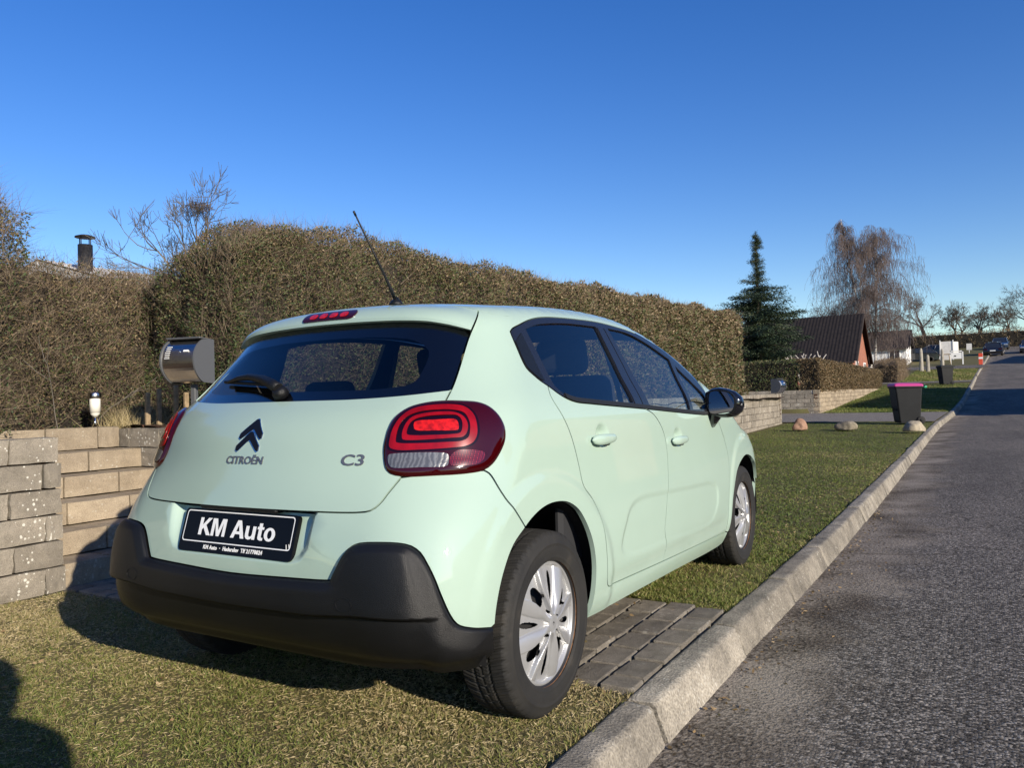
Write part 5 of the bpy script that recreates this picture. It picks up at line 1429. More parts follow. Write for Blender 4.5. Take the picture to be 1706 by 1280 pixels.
# ------------------------------------------------------------------ hedges
def hedge(name, label, x0, x1, y0, y1, zb, ztop, dens, leaf, twig_d, twig_len, mat, faces, group=None, depth=.22, var=(0, 1), rough=.05, cat='hedge', zgreen=None, back=0.0):
    """clipped hedge: dark core, leaves and twigs spread through its outer layer. ztop is a function of y"""
    h = empty(name, (0, 0, 0), label=label, category=cat, group=group)
    ys = np.linspace(y0, y1, max(4, int((y1 - y0) / .4)))
    # core follows the top line
    mb = MB(); rows = []
    for y in ys:
        zt = ztop(y) - .10
        rows.append([mb.bm.verts.new(p) for p in ((x1 - .10, y, zb), (x1 - .12, y, zt - .1), (x1 - .2, y, zt), (x0 + .6, y, zt), (x0 + .1, y, zt - .1 - back), (x0 + .1, y, zb))])
    for r0, r1 in zip(rows, rows[1:]):
        for a in range(5): mb.bm.faces.new((r0[a], r0[a + 1], r1[a + 1], r1[a]))
    mb.bm.faces.new(rows[0]); mb.bm.faces.new(rows[-1][::-1])
    bmesh.ops.translate(mb.bm, verts=rows[0], vec=(0, .08, 0)); bmesh.ops.translate(mb.bm, verts=rows[-1], vec=(0, -.08, 0))
    mb.build('hedge_core', 'hedge_core_mat', h)
    PV = []; NV = []
    def bulge(y, z):
        return rough * (np.sin(y * 2.3 + z * 3.1) + np.sin(y * 5.1 - z * 4.3 + 1) * .7 + np.sin(y * 11 + z * 9) * .4)
    zm = np.mean([ztop(y) for y in ys]) - zb
    for f in faces:
        if f == 'front': A = (y1 - y0) * zm
        elif f == 'top': A = (y1 - y0) * (x1 - x0)
        else: A = (x1 - x0) * zm
        n = int(A * dens)
        dp = np.abs(rng.exponential(depth * .45, n)); dp = np.minimum(dp, depth * 1.6) - .02
        if f == 'front':
            # density falls off with distance along the street
            y = y0 + (y1 - y0) * rng.uniform(0, 1, n) ** 1.35 if y1 - y0 > 8 else rng.uniform(y0, y1, n)
            zt = np.array([ztop(v) for v in np.linspace(y0, y1, 200)]); zt = np.interp(y, np.linspace(y0, y1, 200), zt)
            z = zb + (zt - zb) * rng.uniform(0, 1, n)
            x = x1 - dp + bulge(y, z) - .10 * np.clip((z - zt + .12) / .12, 0, 1) ** 2
            PV.append(np.stack([x, y, z], 1)); NV.append(np.tile([1., 0, .15], (n, 1)))
        elif f == 'top':
            y = y0 + (y1 - y0) * rng.uniform(0, 1, n) ** 1.35 if y1 - y0 > 8 else rng.uniform(y0, y1, n)
            x = rng.uniform(x0, x1, n); zt = np.interp(y, np.linspace(y0, y1, 200), [ztop(v) for v in np.linspace(y0, y1, 200)])
            PV.append(np.stack([x, y, zt - dp + bulge(y, x * 2) * .8], 1)); NV.append(np.tile([.1, 0, 1.], (n, 1)))
        elif f in ('near', 'far'):
            yy = y0 if f == 'near' else y1; s_ = -1 if f == 'near' else 1
            x = rng.uniform(x0, x1, n); zt = ztop(yy); z = rng.uniform(zb, zt, n)
            PV.append(np.stack([x, yy - s_ * dp + s_ * bulge(x * 2, z), z], 1)); NV.append(np.tile([0., s_, .1], (n, 1)))
    P = np.concatenate(PV); Nn = np.concatenate(NV)
    if back: P[:, 2] -= back * np.clip((x0 + .7 - P[:, 0]) / .7, 0, 1) ** 2 * np.clip((P[:, 2] - zb) / 1.2, 0, 1)
    n = len(P); dist = np.linalg.norm(P - np.array(CAM_POS), axis=1)
    k = np.clip(dist / 8.0, .9, 3.2)
    V, F_ = leaves(P, leaf[0] * k * rng.uniform(.6, 1.3, n), leaf[1] * k * rng.uniform(.7, 1.3, n), dirs=unit(n) + Nn * .5)
    v = rng.beta(1.6, 1.8, n)
    if zgreen is not None: v = np.clip(v + zgreen(P), 0, 1)
    v = var[0] + (var[1] - var[0]) * v
    link('foliage', np_mesh('foliage', V, F_, mat, attr=v), h, kind='stuff')
    m = int(n * twig_d); idx = rng.integers(0, n, m)
    D = unit(m) * .8 + Nn[idx] * .55 + np.array([0, 0, .45])
    V, F_ = ribbons(P[idx] - Nn[idx] * .06, D, rng.uniform(.5, 1.5, m) * twig_len, .0016 * np.clip(k[idx], 1, 3))
    link('twigs', np_mesh('twigs', V, F_, 'hedge_twig', attr=np.tile(rng.uniform(0, 1, m), 3)), h, kind='stuff')
    return h
plain('hedge_core_mat', (.018, .014, .009), rough=1.0, noise=.5, nscale=12)
HT = pchip([1.3, 2.05, 2.25, 2.55, 3.2, 5.9, 10, 18.3], [2.2, 2.36, 2.52, 2.64, 2.68, 2.70, 2.82, 3.06])
def greener(P):     # lower, nearer part of the tall hedge keeps more green leaves
    return -.06 - .30 * sstep(4.5, 1.5, P[:, 1]) * sstep(2.4, 1.3, P[:, 2]) + .16 * sstep(2.3, 2.7, P[:, 2]) + .10 * sstep(4, 8, P[:, 1])
hedge('tall_hedge', 'tall clipped brown and green hedge running along behind the car', -4.45, -3.10, 2.05, 18.2, .88, lambda y: float(HT(y)), 4200, (.028, .014), .40, .17, 'privet_leaf', ['front', 'top', 'near', 'far'], zgreen=greener, back=.42, rough=.065)
LT = pchip([-4, -.2, .35, .85, 1.4, 3.0], [2.9, 2.80, 2.60, 2.26, 2.20, 2.24])
hedge('loose_hedge', 'lower loose twiggy hedge above the garden steps', -5.4, -4.38, .50, 3.0, .88, lambda y: float(LT(y)), 5200, (.026, .013), .65, .20, 'privet_leaf', ['front', 'top'], rough=.07, depth=.25, zgreen=lambda P: .22 * sstep(1.4, 2.1, P[:, 2]) - .05)
hedge('tall_shrub', 'tall twiggy evergreen shrub at the left edge', -5.0, -3.75, -2.8, .64, .88, lambda y: 2.75 + .12 * math.sin(y * 5) - .45 * max(0, y - .1), 4200, (.030, .015), .55, .24, 'privet_leaf', ['front', 'top', 'far'], rough=.09, depth=.28, cat='shrub', zgreen=lambda P: -.1 * sstep(2.4, 1.6, P[:, 2]))
H2 = lambda y: 2.16
hedge('low_hedge', 'low clipped beech hedge on the block wall beyond the driveway', -3.25, -2.48, 26.25, 47.5, 1.04, H2, 900, (.017, .010), .2, .08, 'hedge_brown_leaf', ['front', 'top', 'near'], rough=.02, depth=.10, var=(.25, .8))
def side_hedge():       # the same garden's hedge running back along the driveway
    h = hedge('low_hedge', 'dark clipped hedge facing the driveway above the shaded wall', -9.0, -3.25, 26.25, 27.1, 1.04, H2, 900, (.017, .010), .2, .08, 'privet_leaf', ['near', 'top'], rough=.02, depth=.10, var=(0, .75))
side_hedge()
hedge('twiggy_hedge', 'brown leafless shrub row beyond the low clipped hedge', -3.4, -1.9, 51.8, 60.0, 1.5, lambda y: 2.75 + .1 * math.sin(y * 3) + (y - 52) * .05, 260, (.018, .010), 2.2, .14, 'hedge_brown_leaf', ['front', 'top', 'near'], rough=.12, depth=.3, var=(.3, 1))
hedge('far_hedge', 'long brown bank of hedge below the trees at the top of the street', -9.0, 17.0, 119, 123, 6.0, lambda y: 8.35 + .1 * math.sin(y), 60, (.05, .03), 1.5, .2, 'hedge_brown_leaf', ['front', 'top', 'near'], rough=.3, depth=.6, var=(.2, .9))

# ------------------------------------------------------------------ bare trees
def grow(S, p, d, L, r, depth, spread=.6, up=.12, kids=(2, 3), nseg=3, shrink=.72, droop=0.0, minr=.004, tips=None):
    p = np.array(p, float); d = np.array(d, float) / np.linalg.norm(d)
    for i in range(nseg):
        d2 = d + rng.normal(0, .13, 3) + np.array([0, 0, up - droop]); d2 /= np.linalg.norm(d2)
        r2 = max(minr * .8, r * (1 - .28 / nseg * 1.2))
        q = p + d2 * L / nseg
        S.append((p, q, r, r2))
        if depth > 0 and i > 0 and rng.uniform() < .75:
            sd_ = d2 + rng.normal(0, spread, 3); sd_ /= np.linalg.norm(sd_)
            grow(S, q, sd_, L * shrink * rng.uniform(.6, 1.0), max(minr, r2 * .55), depth - 1, spread, up, kids, nseg, shrink, droop, minr, tips)
        p, d, r = q, d2, r2
    if depth > 0:
        for _ in range(int(rng.integers(kids[0], kids[1] + 1))):
            sd_ = d + rng.normal(0, spread, 3); sd_ /= np.linalg.norm(sd_)
            grow(S, p, sd_, L * shrink * rng.uniform(.7, 1.1), max(minr, r * .7), depth - 1, spread, up, kids, nseg, shrink, droop, minr, tips)
    elif tips is not None: tips.append((p, d))
def bare_tree(name, label, base, h, r, barkm, depth=4, spread=.5, thick=.02, kids=(2, 3), lean=(0, 0), up=.1, minr=.004, group=None, stems=1, sides=5, sub=.30, squeeze=1.0):
    S = []
    t = empty(name, base, label=label, category='tree', group=group)
    for k in range(stems):
        d0 = np.array([lean[0] + rng.normal(0, .18 if stems > 1 else .03), lean[1] + rng.normal(0, .18 if stems > 1 else .03), 1.])
        grow(S, (rng.normal(0, .15 * (stems > 1)), rng.normal(0, .15 * (stems > 1)), 0), d0, h * sub, r, depth, spread, up, kids, 3, .74, 0, minr)
    zmax = max(s[1][2] for s in S); f = h / zmax
    q_ = np.array([f * squeeze, f * squeeze, f]); S = [(a * q_, b * q_, c, e) for a, b, c, e in S]
    A = [s for s in S if s[2] >= thick]; B = [s for s in S if s[2] < thick]
    link('trunk', segs_mesh(A or S[:1], 'trunk', barkm, 8), t)
    if B: link('crown', segs_mesh(B, 'crown', barkm, 3), t, kind='stuff')
    return t, S
tr, S_ = bare_tree('bare_tree', 'bare garden tree with a bird nest behind the hedge', (-7.3, 4.9, .9), 3.65, .075, 'bark_grey', depth=5, spread=.55, thick=.022, kids=(3, 3), minr=.0034, up=.10, squeeze=.80)
# nest
V, F_ = ribbons(rng.normal(0, 1, (260, 3)) * [.07, .07, .045], unit(260), rng.uniform(.08, .22, 260), .004)
me = np_mesh('bird_nest', V + [-7.28, 4.90, 3.86], F_, 'hedge_twig', attr=np.tile(rng.uniform(0, .5, 260), 3))
link('bird_nest', me, label='dark twig bird nest high in the bare garden tree', category='nest')
far = [((-9.5, 128, 6.9), 8.0), ((-4.0, 132, 7.3), 8.6), ((.3, 129, 7.0), 7.0), ((3.4, 138, 7.8), 6.6), ((6.5, 136, 7.7), 6.2), ((10.0, 140, 8.0), 9.0), ((-14, 120, 6.3), 9.5), ((14.5, 142, 8.2), 9.5)]
FL = ['farthest left of the bare trees on the ridge', 'bare spreading tree behind the small street sign', 'slim bare tree on the ridge above the parked dark cars', 'dense bare tree on the ridge above the dark saloon', 'low bare crown at the right of the ridge line', 'tall bare tree at the right edge of the picture', 'bare tree rising behind the birch', 'bare tree beyond the right edge of the ridge']
for (b_, h_), lb in zip(far, FL):
    bare_tree('bare_tree', lb, b_, h_, .20, 'bark_brown', depth=5, spread=.60, thick=.07, kids=(2, 3), minr=.016, group='bare trees on the ridge', stems=2, up=.04, sub=.24)
bare_tree('bare_tree', 'small bare tree just above the far end of the tall hedge', (-14.0, 62, 2.2), 6.6, .12, 'bark_grey', depth=4, spread=.5, thick=.05, minr=.012, up=.12)
# low shrub of pale lopped stems in front of the brick house
S = []
for k in range(7):
    grow(S, (rng.normal(0, .35), rng.normal(0, .2), 0), (rng.normal(0, .5), rng.normal(0, .2), 1), 1.0, .07, 1, .5, .1, (1, 2), 3, .7, 0, .03)
t = empty('lopped_shrub', (-5.4, 40.5, 1.55), label='pale lopped shrub stems in front of the dark roof', category='shrub'); link('branches', segs_mesh(S, 'branches', 'bark_birch', 6), t, kind='stuff')

# weeping birch
def birch():
    t = empty('birch_tree', (-4.5, 63.7, 2.15), label='tall weeping birch with pale trunk beside the brick house', category='tree')
    S = []; tips = []; H = 12.5
    env = lambda f: 4.4 * math.sin(PI * min(1, max(0, f * .80 + .13))) ** .8
    for k, (lx, ly, hh) in enumerate(((-.03, 0, 1.0), (-.12, .05, .88), (.13, -.04, .90), (.05, .10, .94))):
        p = np.array([.10 * (k - 1.5), 0, 0.]); d = np.array([lx, ly, 1.]); r = .17 if k == 0 else .11
        n = 14
        for i in range(n):
            d2 = d * [1, 1, 1] + rng.normal(0, .045, 3); d2 /= np.linalg.norm(d2)
            q = p + d2 * H * hh / n; r2 = r * .885
            S.append((p, q, r, r2))
            f = q[2] / H
            if i >= 3:
                for _ in range(6):
                    a = rng.uniform(0, 2 * PI); bd = np.array([math.cos(a), math.sin(a), rng.uniform(.5, 1.5)]); bd /= np.linalg.norm(bd)
                    bp = p + (q - p) * rng.uniform(); br = max(.010, r2 * .32)
                    L = max(.5, (env(f) - np.hypot(q[0], q[1]) * .6) * rng.uniform(.5, 1.15))
                    for j in range(7):
                        bd = bd + np.array([0, 0, -.21]) + rng.normal(0, .10, 3); bd /= np.linalg.norm(bd)
                        bq = bp + bd * L / 5.5; S.append((bp, bq, br, br * .8)); br *= .8
                        if j > 0:
                            for _ in range(7): tips.append(bp + (bq - bp) * rng.uniform() + rng.normal(0, .06, 3))
                        bp = bq
            p, d, r = q, d2, r2
    A = [s for s in S if s[2] >= .028]; B = [s for s in S if s[2] < .028]
    link('trunk', segs_mesh(A, 'trunk', 'bark_birch', 8), t); link('branches', segs_mesh(B, 'branches', 'birch_twig', 3), t, kind='stuff')
    W = []
    for p in tips:
        L = rng.uniform(.3, 1.5); q = p; d = np.array([rng.normal(0, .4), rng.normal(0, .4), -.2])
        for j in range(3):
            d = d * .6 + np.array([0, 0, -.45]) + rng.normal(0, .10, 3); d /= np.linalg.norm(d)
            r_ = q + d * L / 3; W.append((q, r_, .0075, .0055)); q = r_
    link('crown', segs_mesh(W, 'crown', 'birch_twig', 3), t, kind='stuff')
birch()
# spruce
def spruce():
    t = empty('spruce_tree', (-6.85, 36.5, 1.1), label='dark green spruce with a thin bare leader beside the low hedge', category='tree')
    S = [(np.array([0, 0, i * .78]), np.array([0, 0, (i + 1) * .78]), .17 * (1 - i * .092), .17 * (1 - (i + 1) * .092)) for i in range(10)]
    PV, DV, LV = [], [], []
    for z in np.arange(.5, 7.75, .13):
        if z < 3.2: R0 = 2.45
        elif z < 5.0: R0 = 2.45 - (z - 3.2) * .70
        elif z < 5.5: R0 = 1.15 - (z - 5.0) * 1.5
        else: R0 = .40 - .12 * (z - 5.5)
        nb = 6 if z < 5.2 else 5
        for _ in range(nb):
            a = rng.uniform(0, 2 * PI); R = R0 * rng.uniform(.45, 1.12); 
            if rng.uniform() < .18 and z < 5: R *= .35
            z_ = z + rng.normal(0, .10); tilt = rng.normal(.06, .14)
            d = np.array([math.cos(a), math.sin(a), 0.]); m = max(4, int(R * 9)); s = np.linspace(.06, 1, m)
            pts = np.stack([d[0] * s * R, d[1] * s * R, z_ + tilt * s * R - .09 * (s * R) ** 2 + .30 * np.maximum(0, s - .65) * R], 1)
            S += [(pts[i], pts[i + 1], .02 * (1 - s[i] * .7), .02 * (1 - s[i + 1] * .7)) for i in range(m - 1)]
            k = 30
            for i in range(m):
                w = (.10 + .13 * math.sin(s[i] * PI * .9)) * min(1, .25 + R * .7)
                pp = pts[i] + rng.normal(0, 1, (k, 3)) * [w, w, .05] + np.array([0, 0, -.03])
                PV.append(pp); LV.append(np.full(k, min(1, .50 + R * .4))); dd = unit(k) * .6 + d * .9 + np.array([0, 0, -.35]); DV.append(dd)
    P = np.concatenate(PV); D = np.concatenate(DV); n = len(P)
    link('trunk', segs_mesh(S[:10], 'trunk', 'bark_brown', 8), t)
    link('branches', segs_mesh(S[10:], 'branches', 'bark_brown', 3), t, kind='stuff')
    V, F_ = leaves(P, rng.uniform(.07, .17, n) * np.concatenate(LV), .030 * np.concatenate(LV), dirs=D)
    link('crown', np_mesh('crown', V, F_, 'needle', attr=rng.beta(1.5, 2, n)), t, kind='stuff')
spruce()

# ------------------------------------------------------------------ lawn grass
def ztop_np(x, y):
    k = KX(y); e = np.clip((k - x) / .5, 0, 1)
    return GY(y) - .008 + .007 * (np.sin(x * 1.1 + y * .7) + np.sin(x * .6 - y * .9 + 1.0)) * e + .02 * e
def grass_patch(n, xf, yf, L, W, dry=0.0, keep=None, flat=False):
    y = yf(n); x = xf(n, y)
    ok = np.ones(n, bool) if keep is None else keep(x, y)
    x, y = x[ok], y[ok]; n = len(x)
    # matted, worn and greener areas
    f = .5 + .25 * (np.sin(x * 1.9 + y * .7) + np.sin(x * .8 - y * 2.3 + 2) * .8 + np.sin(x * 5.3 + y * 4.1 + 1) * .5)
    z = ztop_np(x, y)
    P = np.stack([x, y, z - .004], 1)
    D = unit(n) * [1, 1, .35] * .95 + np.array([.12, .1, .62]) * rng.uniform(.3, 1.5, (n, 1))
    if flat: D = D * [1, 1, .12]; P[:, 2] += .006
    V, F_ = leaves(P, L * rng.uniform(.5, 1.3, n) * (.7 + .6 * np.abs(np.sin(x * 13 + 2 * np.sin(y * 9)) * np.sin(y * 11 + x * 3))), W * rng.uniform(.7, 1.3, n), dirs=D)
    v = np.clip(rng.beta(1.8, 2.0, n) * .70 + .42 * f - .14 + dry + rng.uniform(-.12, .12, n), 0, 1)
    return V, F_, v
parts = []
nope = lambda x, y: ~((y > .265) & (y < 1.46) & (x > -2.5)) & (x < KX(y) - .055)
edge_bare = lambda x, y: nope(x, y) & ((np.sin(x * 9 + y * 5) + np.sin(x * 4.1 - y * 7.7 + 2) + rng.normal(0, .8, len(x))) > -1.15)
parts.append(grass_patch(210000, lambda n, y: rng.uniform(-2.5, 1.0, n), lambda n: rng.uniform(-1.75, .28, n), .021, .0030, .12, edge_bare))
parts.append(grass_patch(26000, lambda n, y: rng.uniform(.1, 1.05, n), lambda n: 1.44 + rng.exponential(.8, n), .028, .0034, .02, nope))
parts.append(grass_patch(170000, lambda n, y: rng.uniform(-2.6, 1.10, n), lambda n: 2.6 + 18.95 * rng.uniform(0, 1, n) ** 1.5, .028, .0060, -.26, nope))
parts.append(grass_patch(9000, lambda n, y: KX(y) - .05 - np.abs(rng.normal(0, .02, n)), lambda n: -1.5 + 14 * rng.uniform(0, 1, n) ** 1.5, .030, .0034, .12, lambda x, y: ~((y > .27) & (y < 1.45))))
parts.append(grass_patch(60000, lambda n, y: -2.4 + (KX(y) + 2.3) * rng.uniform(0, 1, n), lambda n: 26.1 + 22 * rng.uniform(0, 1, n) ** 1.4, .06, .016, -.16, lambda x, y: (x < KX(y) - .06) & (y > 26.05)))
parts.append(grass_patch(24000, lambda n, y: -1.9 + (KX(y) + 1.8) * rng.uniform(0, 1, n), lambda n: rng.uniform(51.7, 69.5, n), .09, .024, .0, lambda x, y: (x < KX(y) - .06)))
parts.append(grass_patch(70000, lambda n, y: rng.uniform(-2.5, 1.0, n), lambda n: rng.uniform(-1.75, .28, n), .024, .0028, .34, nope, True))
parts.append(grass_patch(30000, lambda n, y: rng.uniform(-2.5, 1.08, n), lambda n: 2.6 + 9 * rng.uniform(0, 1, n) ** 1.5, .03, .005, .12, nope, True))
o = 0; VV, FF, AA = [], [], []
for V, F_, v in parts:
    VV.append(V); FF.append(F_ + o); AA.append(v); o += len(V)
link('lawn_grass', np_mesh('lawn_grass', np.concatenate(VV), np.concatenate(FF), 'grass_blade', attr=np.concatenate(AA)), label='short worn winter grass on the verge and lawns', category='grass', kind='stuff')
# dead leaves and crumbs of soil on the verge and in the gutter
n = 1500
y = rng.uniform(-1.6, 6, n); x = np.where(rng.uniform(0, 1, n) < .55, rng.uniform(-2.4, 1.0, n), KX(y) + .12 + np.abs(rng.exponential(.14, n)))
z = np.where(x < KX(y), ztop_np(x, y) + .010, -.112)
V, F_ = leaves(np.stack([x, y, z], 1), rng.uniform(.010, .030, n), rng.uniform(.006, .014, n), dirs=unit(n) * [1, 1, .25])
link('leaf_litter', np_mesh('leaf_litter', V, F_, 'hedge_brown_leaf', attr=rng.uniform(.3, 1, n)), label='dead leaves and crumbs scattered over verge and gutter', category='leaf litter', kind='stuff')
# dry ornamental grass and bits on the planting bed
def tussock(base, n, L, label):
    P = np.array(base) + rng.normal(0, 1, (n, 3)) * [.10, .14, 0]; D = unit(n) * .7 + np.array([.35, 0, .75])
    V, F_ = ribbons(P, D, L * rng.uniform(.5, 1.3, n), .0022)
    link('grass_tussock', np_mesh('grass_tussock', V, F_, 'grass_blade', attr=np.tile(rng.uniform(.65, 1, n), 3)), label=label, category='plant')
tussock((-4.08, 1.80, .88), 1200, .23, 'dry straw coloured grass tussock right of the solar garden light')

n = 2600
P = np.stack([rng.uniform(-4.2, -2.7, n), rng.uniform(-.6, 2.6, n), np.full(n, .895)], 1)
P = P[~((P[:, 1] > -.3) & (P[:, 1] < 1.5) & (P[:, 0] > -3.97))]; n = len(P)
V, F_ = leaves(P + rng.normal(0, .006, (n, 3)), rng.uniform(.02, .05, n), rng.uniform(.008, .016, n), dirs=unit(n) * [1, 1, .3])
link('bark_mulch', np_mesh('bark_mulch', V, F_, 'mulch_leaf', attr=rng.uniform(0, 1, n)) if False else np_mesh('bark_mulch', V, F_, leaf_mat('mulch_leaf', [(.05, .024, .014), (.10, .05, .03), (.16, .085, .05)], trans=0), attr=rng.uniform(0, 1, n)), label='reddish bark mulch on the planting bed above the wall', category='mulch', kind='stuff')
# a few long bare whips standing in front of the loose hedge
S = []
for (y0, lean_, L) in ((.66, -.30, .55), (.95, .25, .45)):
    grow(S, (-4.25, y0 + .55, .88), (.1, lean_, 1.0), L, .004, 1, .35, .05, (1, 2), 4, .6, 0, .003)
t = empty('bare_whips', (0, 0, 0), label='thin bare upright whips in front of the loose hedge', category='shrub'); link('stems', segs_mesh(S, 'stems', 'bark_grey', 5), t, kind='stuff')
# ------------------------------------------------------------------ buildings
def brick_mat(name, c1, c2, mortar, scale):
    m, nt, b = new_mat(name)
    b.inputs['Roughness'].default_value = .9
    tc = N(nt, 'ShaderNodeTexCoord'); geo = N(nt, 'ShaderNodeNewGeometry')
    sx = N(nt, 'ShaderNodeSeparateXYZ'); nt.links.new(tc.outputs['Object'], sx.inputs[0])
    ad = N(nt, 'ShaderNodeMath', operation='ADD'); nt.links.new(sx.outputs[0], ad.inputs[0]); nt.links.new(sx.outputs[1], ad.inputs[1])
    cb = N(nt, 'ShaderNodeCombineXYZ'); nt.links.new(ad.outputs[0], cb.inputs[0]); nt.links.new(sx.outputs[2], cb.inputs[1])
    br = N(nt, 'ShaderNodeTexBrick'); br.inputs['Scale'].default_value = scale
    br.inputs['Color1'].default_value = (*c1, 1); br.inputs['Color2'].default_value = (*c2, 1); br.inputs['Mortar'].default_value = (*mortar, 1)
    br.inputs['Mortar Size'].default_value = .014; br.inputs['Brick Width'].default_value = .24 * scale / 4; br.inputs['Row Height'].default_value = .075 * scale / 4
    br.inputs['Scale'].default_value = 4.0; br.inputs['Brick Width'].default_value = .96; br.inputs['Row Height'].default_value = .30
    nt.links.new(cb.outputs[0], br.inputs['Vector']); nt.links.new(br.outputs['Color'], b.inputs['Base Color'])
brick_mat('red_brick', (.33, .115, .062), (.24, .080, .045), (.30, .25, .20), 4)
plain('roof_tile', (.018, .0145, .014), rough=.85, spec=.2, noise=.35, nscale=5)
plain('white_paint', (.78, .77, .74), rough=.55, noise=.05, nscale=8)
plain('dirty_white', (.60, .58, .54), rough=.7, noise=.15, nscale=3)
plain('render_pale', (.52, .48, .42), rough=.85, noise=.12, nscale=3)
plain('window_dark', (.02, .024, .03), rough=.05, coat=.5)
plain('timber_dark', (.04, .028, .02), rough=.7)
plain('soot_metal', (.020, .019, .019), rough=.55, metal=.3, noise=.5, nscale=25)
def house(name, label, x0, x1, y0, y1, zb, eave, ridge, axis, wallm, roofm, overhang=.35, windows=(), rib=.22, trim='white_paint', cat='house', barge='timber_dark'):
    h = empty(name, ((x0 + x1) / 2, (y0 + y1) / 2, zb), label=label, category=cat)
    cx, cy = (x0 + x1) / 2, (y0 + y1) / 2
    lx, ly = (x1 - x0) / 2, (y1 - y0) / 2
    mb = MB()
    # walls with gables
    if axis == 'x':
        for s_ in (-1, 1):
            pts = [(s_ * lx, -ly, 0), (s_ * lx, ly, 0), (s_ * lx, ly, eave - zb), (s_ * lx, 0, ridge - zb - .1), (s_ * lx, -ly, eave - zb)]
            mb.bm.faces.new([mb.bm.verts.new(p) for p in pts])
        for s_ in (-1, 1):
            mb.bm.faces.new([mb.bm.verts.new(p) for p in ((-lx, s_ * ly, 0), (lx, s_ * ly, 0), (lx, s_ * ly, eave - zb), (-lx, s_ * ly, eave - zb))])
    else:
        for s_ in (-1, 1):
            pts = [(-lx, s_ * ly, 0), (lx, s_ * ly, 0), (lx, s_ * ly, eave - zb), (0, s_ * ly, ridge - zb - .1), (-lx, s_ * ly, eave - zb)]
            mb.bm.faces.new([mb.bm.verts.new(p) for p in pts])
        for s_ in (-1, 1):
            mb.bm.faces.new([mb.bm.verts.new(p) for p in ((s_ * lx, -ly, 0), (s_ * lx, ly, 0), (s_ * lx, ly, eave - zb), (s_ * lx, -ly, eave - zb))])
    mb.build('wall', wallm, h)
    # ribbed roof slopes
    half = ly if axis == 'x' else lx; run = lx if axis == 'x' else ly
    sl = (ridge - eave) / half
    for s_ in (-1, 1):
        n = max(4, int(2 * (run + overhang) / (rib / 4))); V, F_ = [], []
        for i in range(n + 1):
            a = -run - overhang + 2 * (run + overhang) * i / n
            rz_ = .035 * (1 if (i % 4) in (0, 1) else 0)
            for t in (0, 1):
                o_ = (half + overhang) * t; zz = ridge - zb - sl * o_ + rz_
                V.append((a, s_ * o_, zz) if axis == 'x' else (s_ * o_, a, zz))
        for i in range(n): F_.append((2 * i, 2 * i + 1, 2 * i + 3, 2 * i + 2))
        rf = link('roof_slope', np_mesh('roof_slope', V, F_, roofm), h)
    # barge boards and gutters
    for e in (-1, 1):
        for s_ in (-1, 1):
            a = e * (run + overhang - .03); L = math.hypot(half + overhang, sl * (half + overhang)); ang = math.atan(sl)
            mid = (half + overhang) / 2; zz = ridge - zb - sl * mid - .10
            if axis == 'x': MB().box((a, s_ * mid, zz), (.05, L, .18), rot=Matrix.Rotation(-s_ * ang, 3, 'X')).build('barge_board', barge, h)
            else: MB().box((s_ * mid, a, zz), (L, .05, .18), rot=Matrix.Rotation(s_ * ang, 3, 'Y')).build('barge_board', barge, h)
    for s_ in (-1, 1):
        o_ = half + overhang; zz = eave - zb - sl * overhang - .05
        if axis == 'x': MB().box((0, s_ * o_, zz), (2 * run + .4, .10, .10), bev=.03).build('gutter', 'timber_dark', h)
        else: MB().box((s_ * o_, 0, zz), (.10, 2 * run + .4, .10), bev=.03).build('gutter', 'timber_dark', h)
    for face, pos, z, w, hh in windows:
        if face in ('-y', '+y'):
            s_ = -1 if face == '-y' else 1; c = (pos - cx, s_ * (ly + .02), z - zb); d = (w, .06, hh); g = (w - .16, .02, hh - .16); gc = (c[0], c[1] + s_ * .025, c[2]); bar = (.05, .03, hh - .1)
        else:
            s_ = -1 if face == '-x' else 1; c = (s_ * (lx + .02), pos - cy, z - zb); d = (.06, w, hh); g = (.02, w - .16, hh - .16); gc = (c[0] + s_ * .025, c[1], c[2]); bar = (.03, .05, hh - .1)
        wf = MB().box(c, d, bev=.01).build('window', trim, h)
        MB().box(gc, g).build('pane', 'window_dark', wf)
        MB().box((gc[0] + (s_ * .012 if face[1] == 'x' else 0), gc[1] + (s_ * .012 if face[1] == 'y' else 0), gc[2]), bar).build('glazing_bar', trim, wf)
    return h
hb = house('brick_house', 'red brick house with a steep dark ribbed roof behind the low hedge', -12.0, -4.6, 52.2, 61.0, 1.2, 3.15, 6.35, 'x', 'red_brick', 'roof_tile', windows=[('-y', -5.7, 2.35, 1.5, 1.1), ('-y', -8.2, 2.35, 1.6, 1.1), ('+x', 54.4, 2.4, 1.2, 1.2), ('+x', 58.6, 2.4, 1.2, 1.2)])
house('garage', 'low brick garage with a dark roof half hidden by the spruce', -13.0, -7.2, 40.5, 47.0, 1.0, 3.15, 3.9, 'y', 'red_brick', 'roof_tile', trim='timber_dark', overhang=.5)
house('white_house', 'small whitewashed house with dark roof beyond the birch', -8.0, -3.3, 80.5, 88, 3.1, 5.1, 6.9, 'x', 'white_paint', 'roof_tile', windows=[('-y', -4.3, 4.3, 1.0, 1.1)])
gh = house('garden_house', 'pale house with white roof edge behind the loose hedge', -18.5, -10.3, 6.9, 15.0, .88, 3.05, 4.15, 'y', 'render_pale', 'dirty_white', overhang=.4, barge='dirty_white')
house('corner_house', 'brick house on the right side of the street', 9.8, 17.8, 23.2, 38.0, .2, 3.2, 6.7, 'y', 'red_brick', 'roof_tile', windows=[('-x', 27, 1.8, 1.6, 1.2), ('-x', 33, 1.8, 1.6, 1.2)])
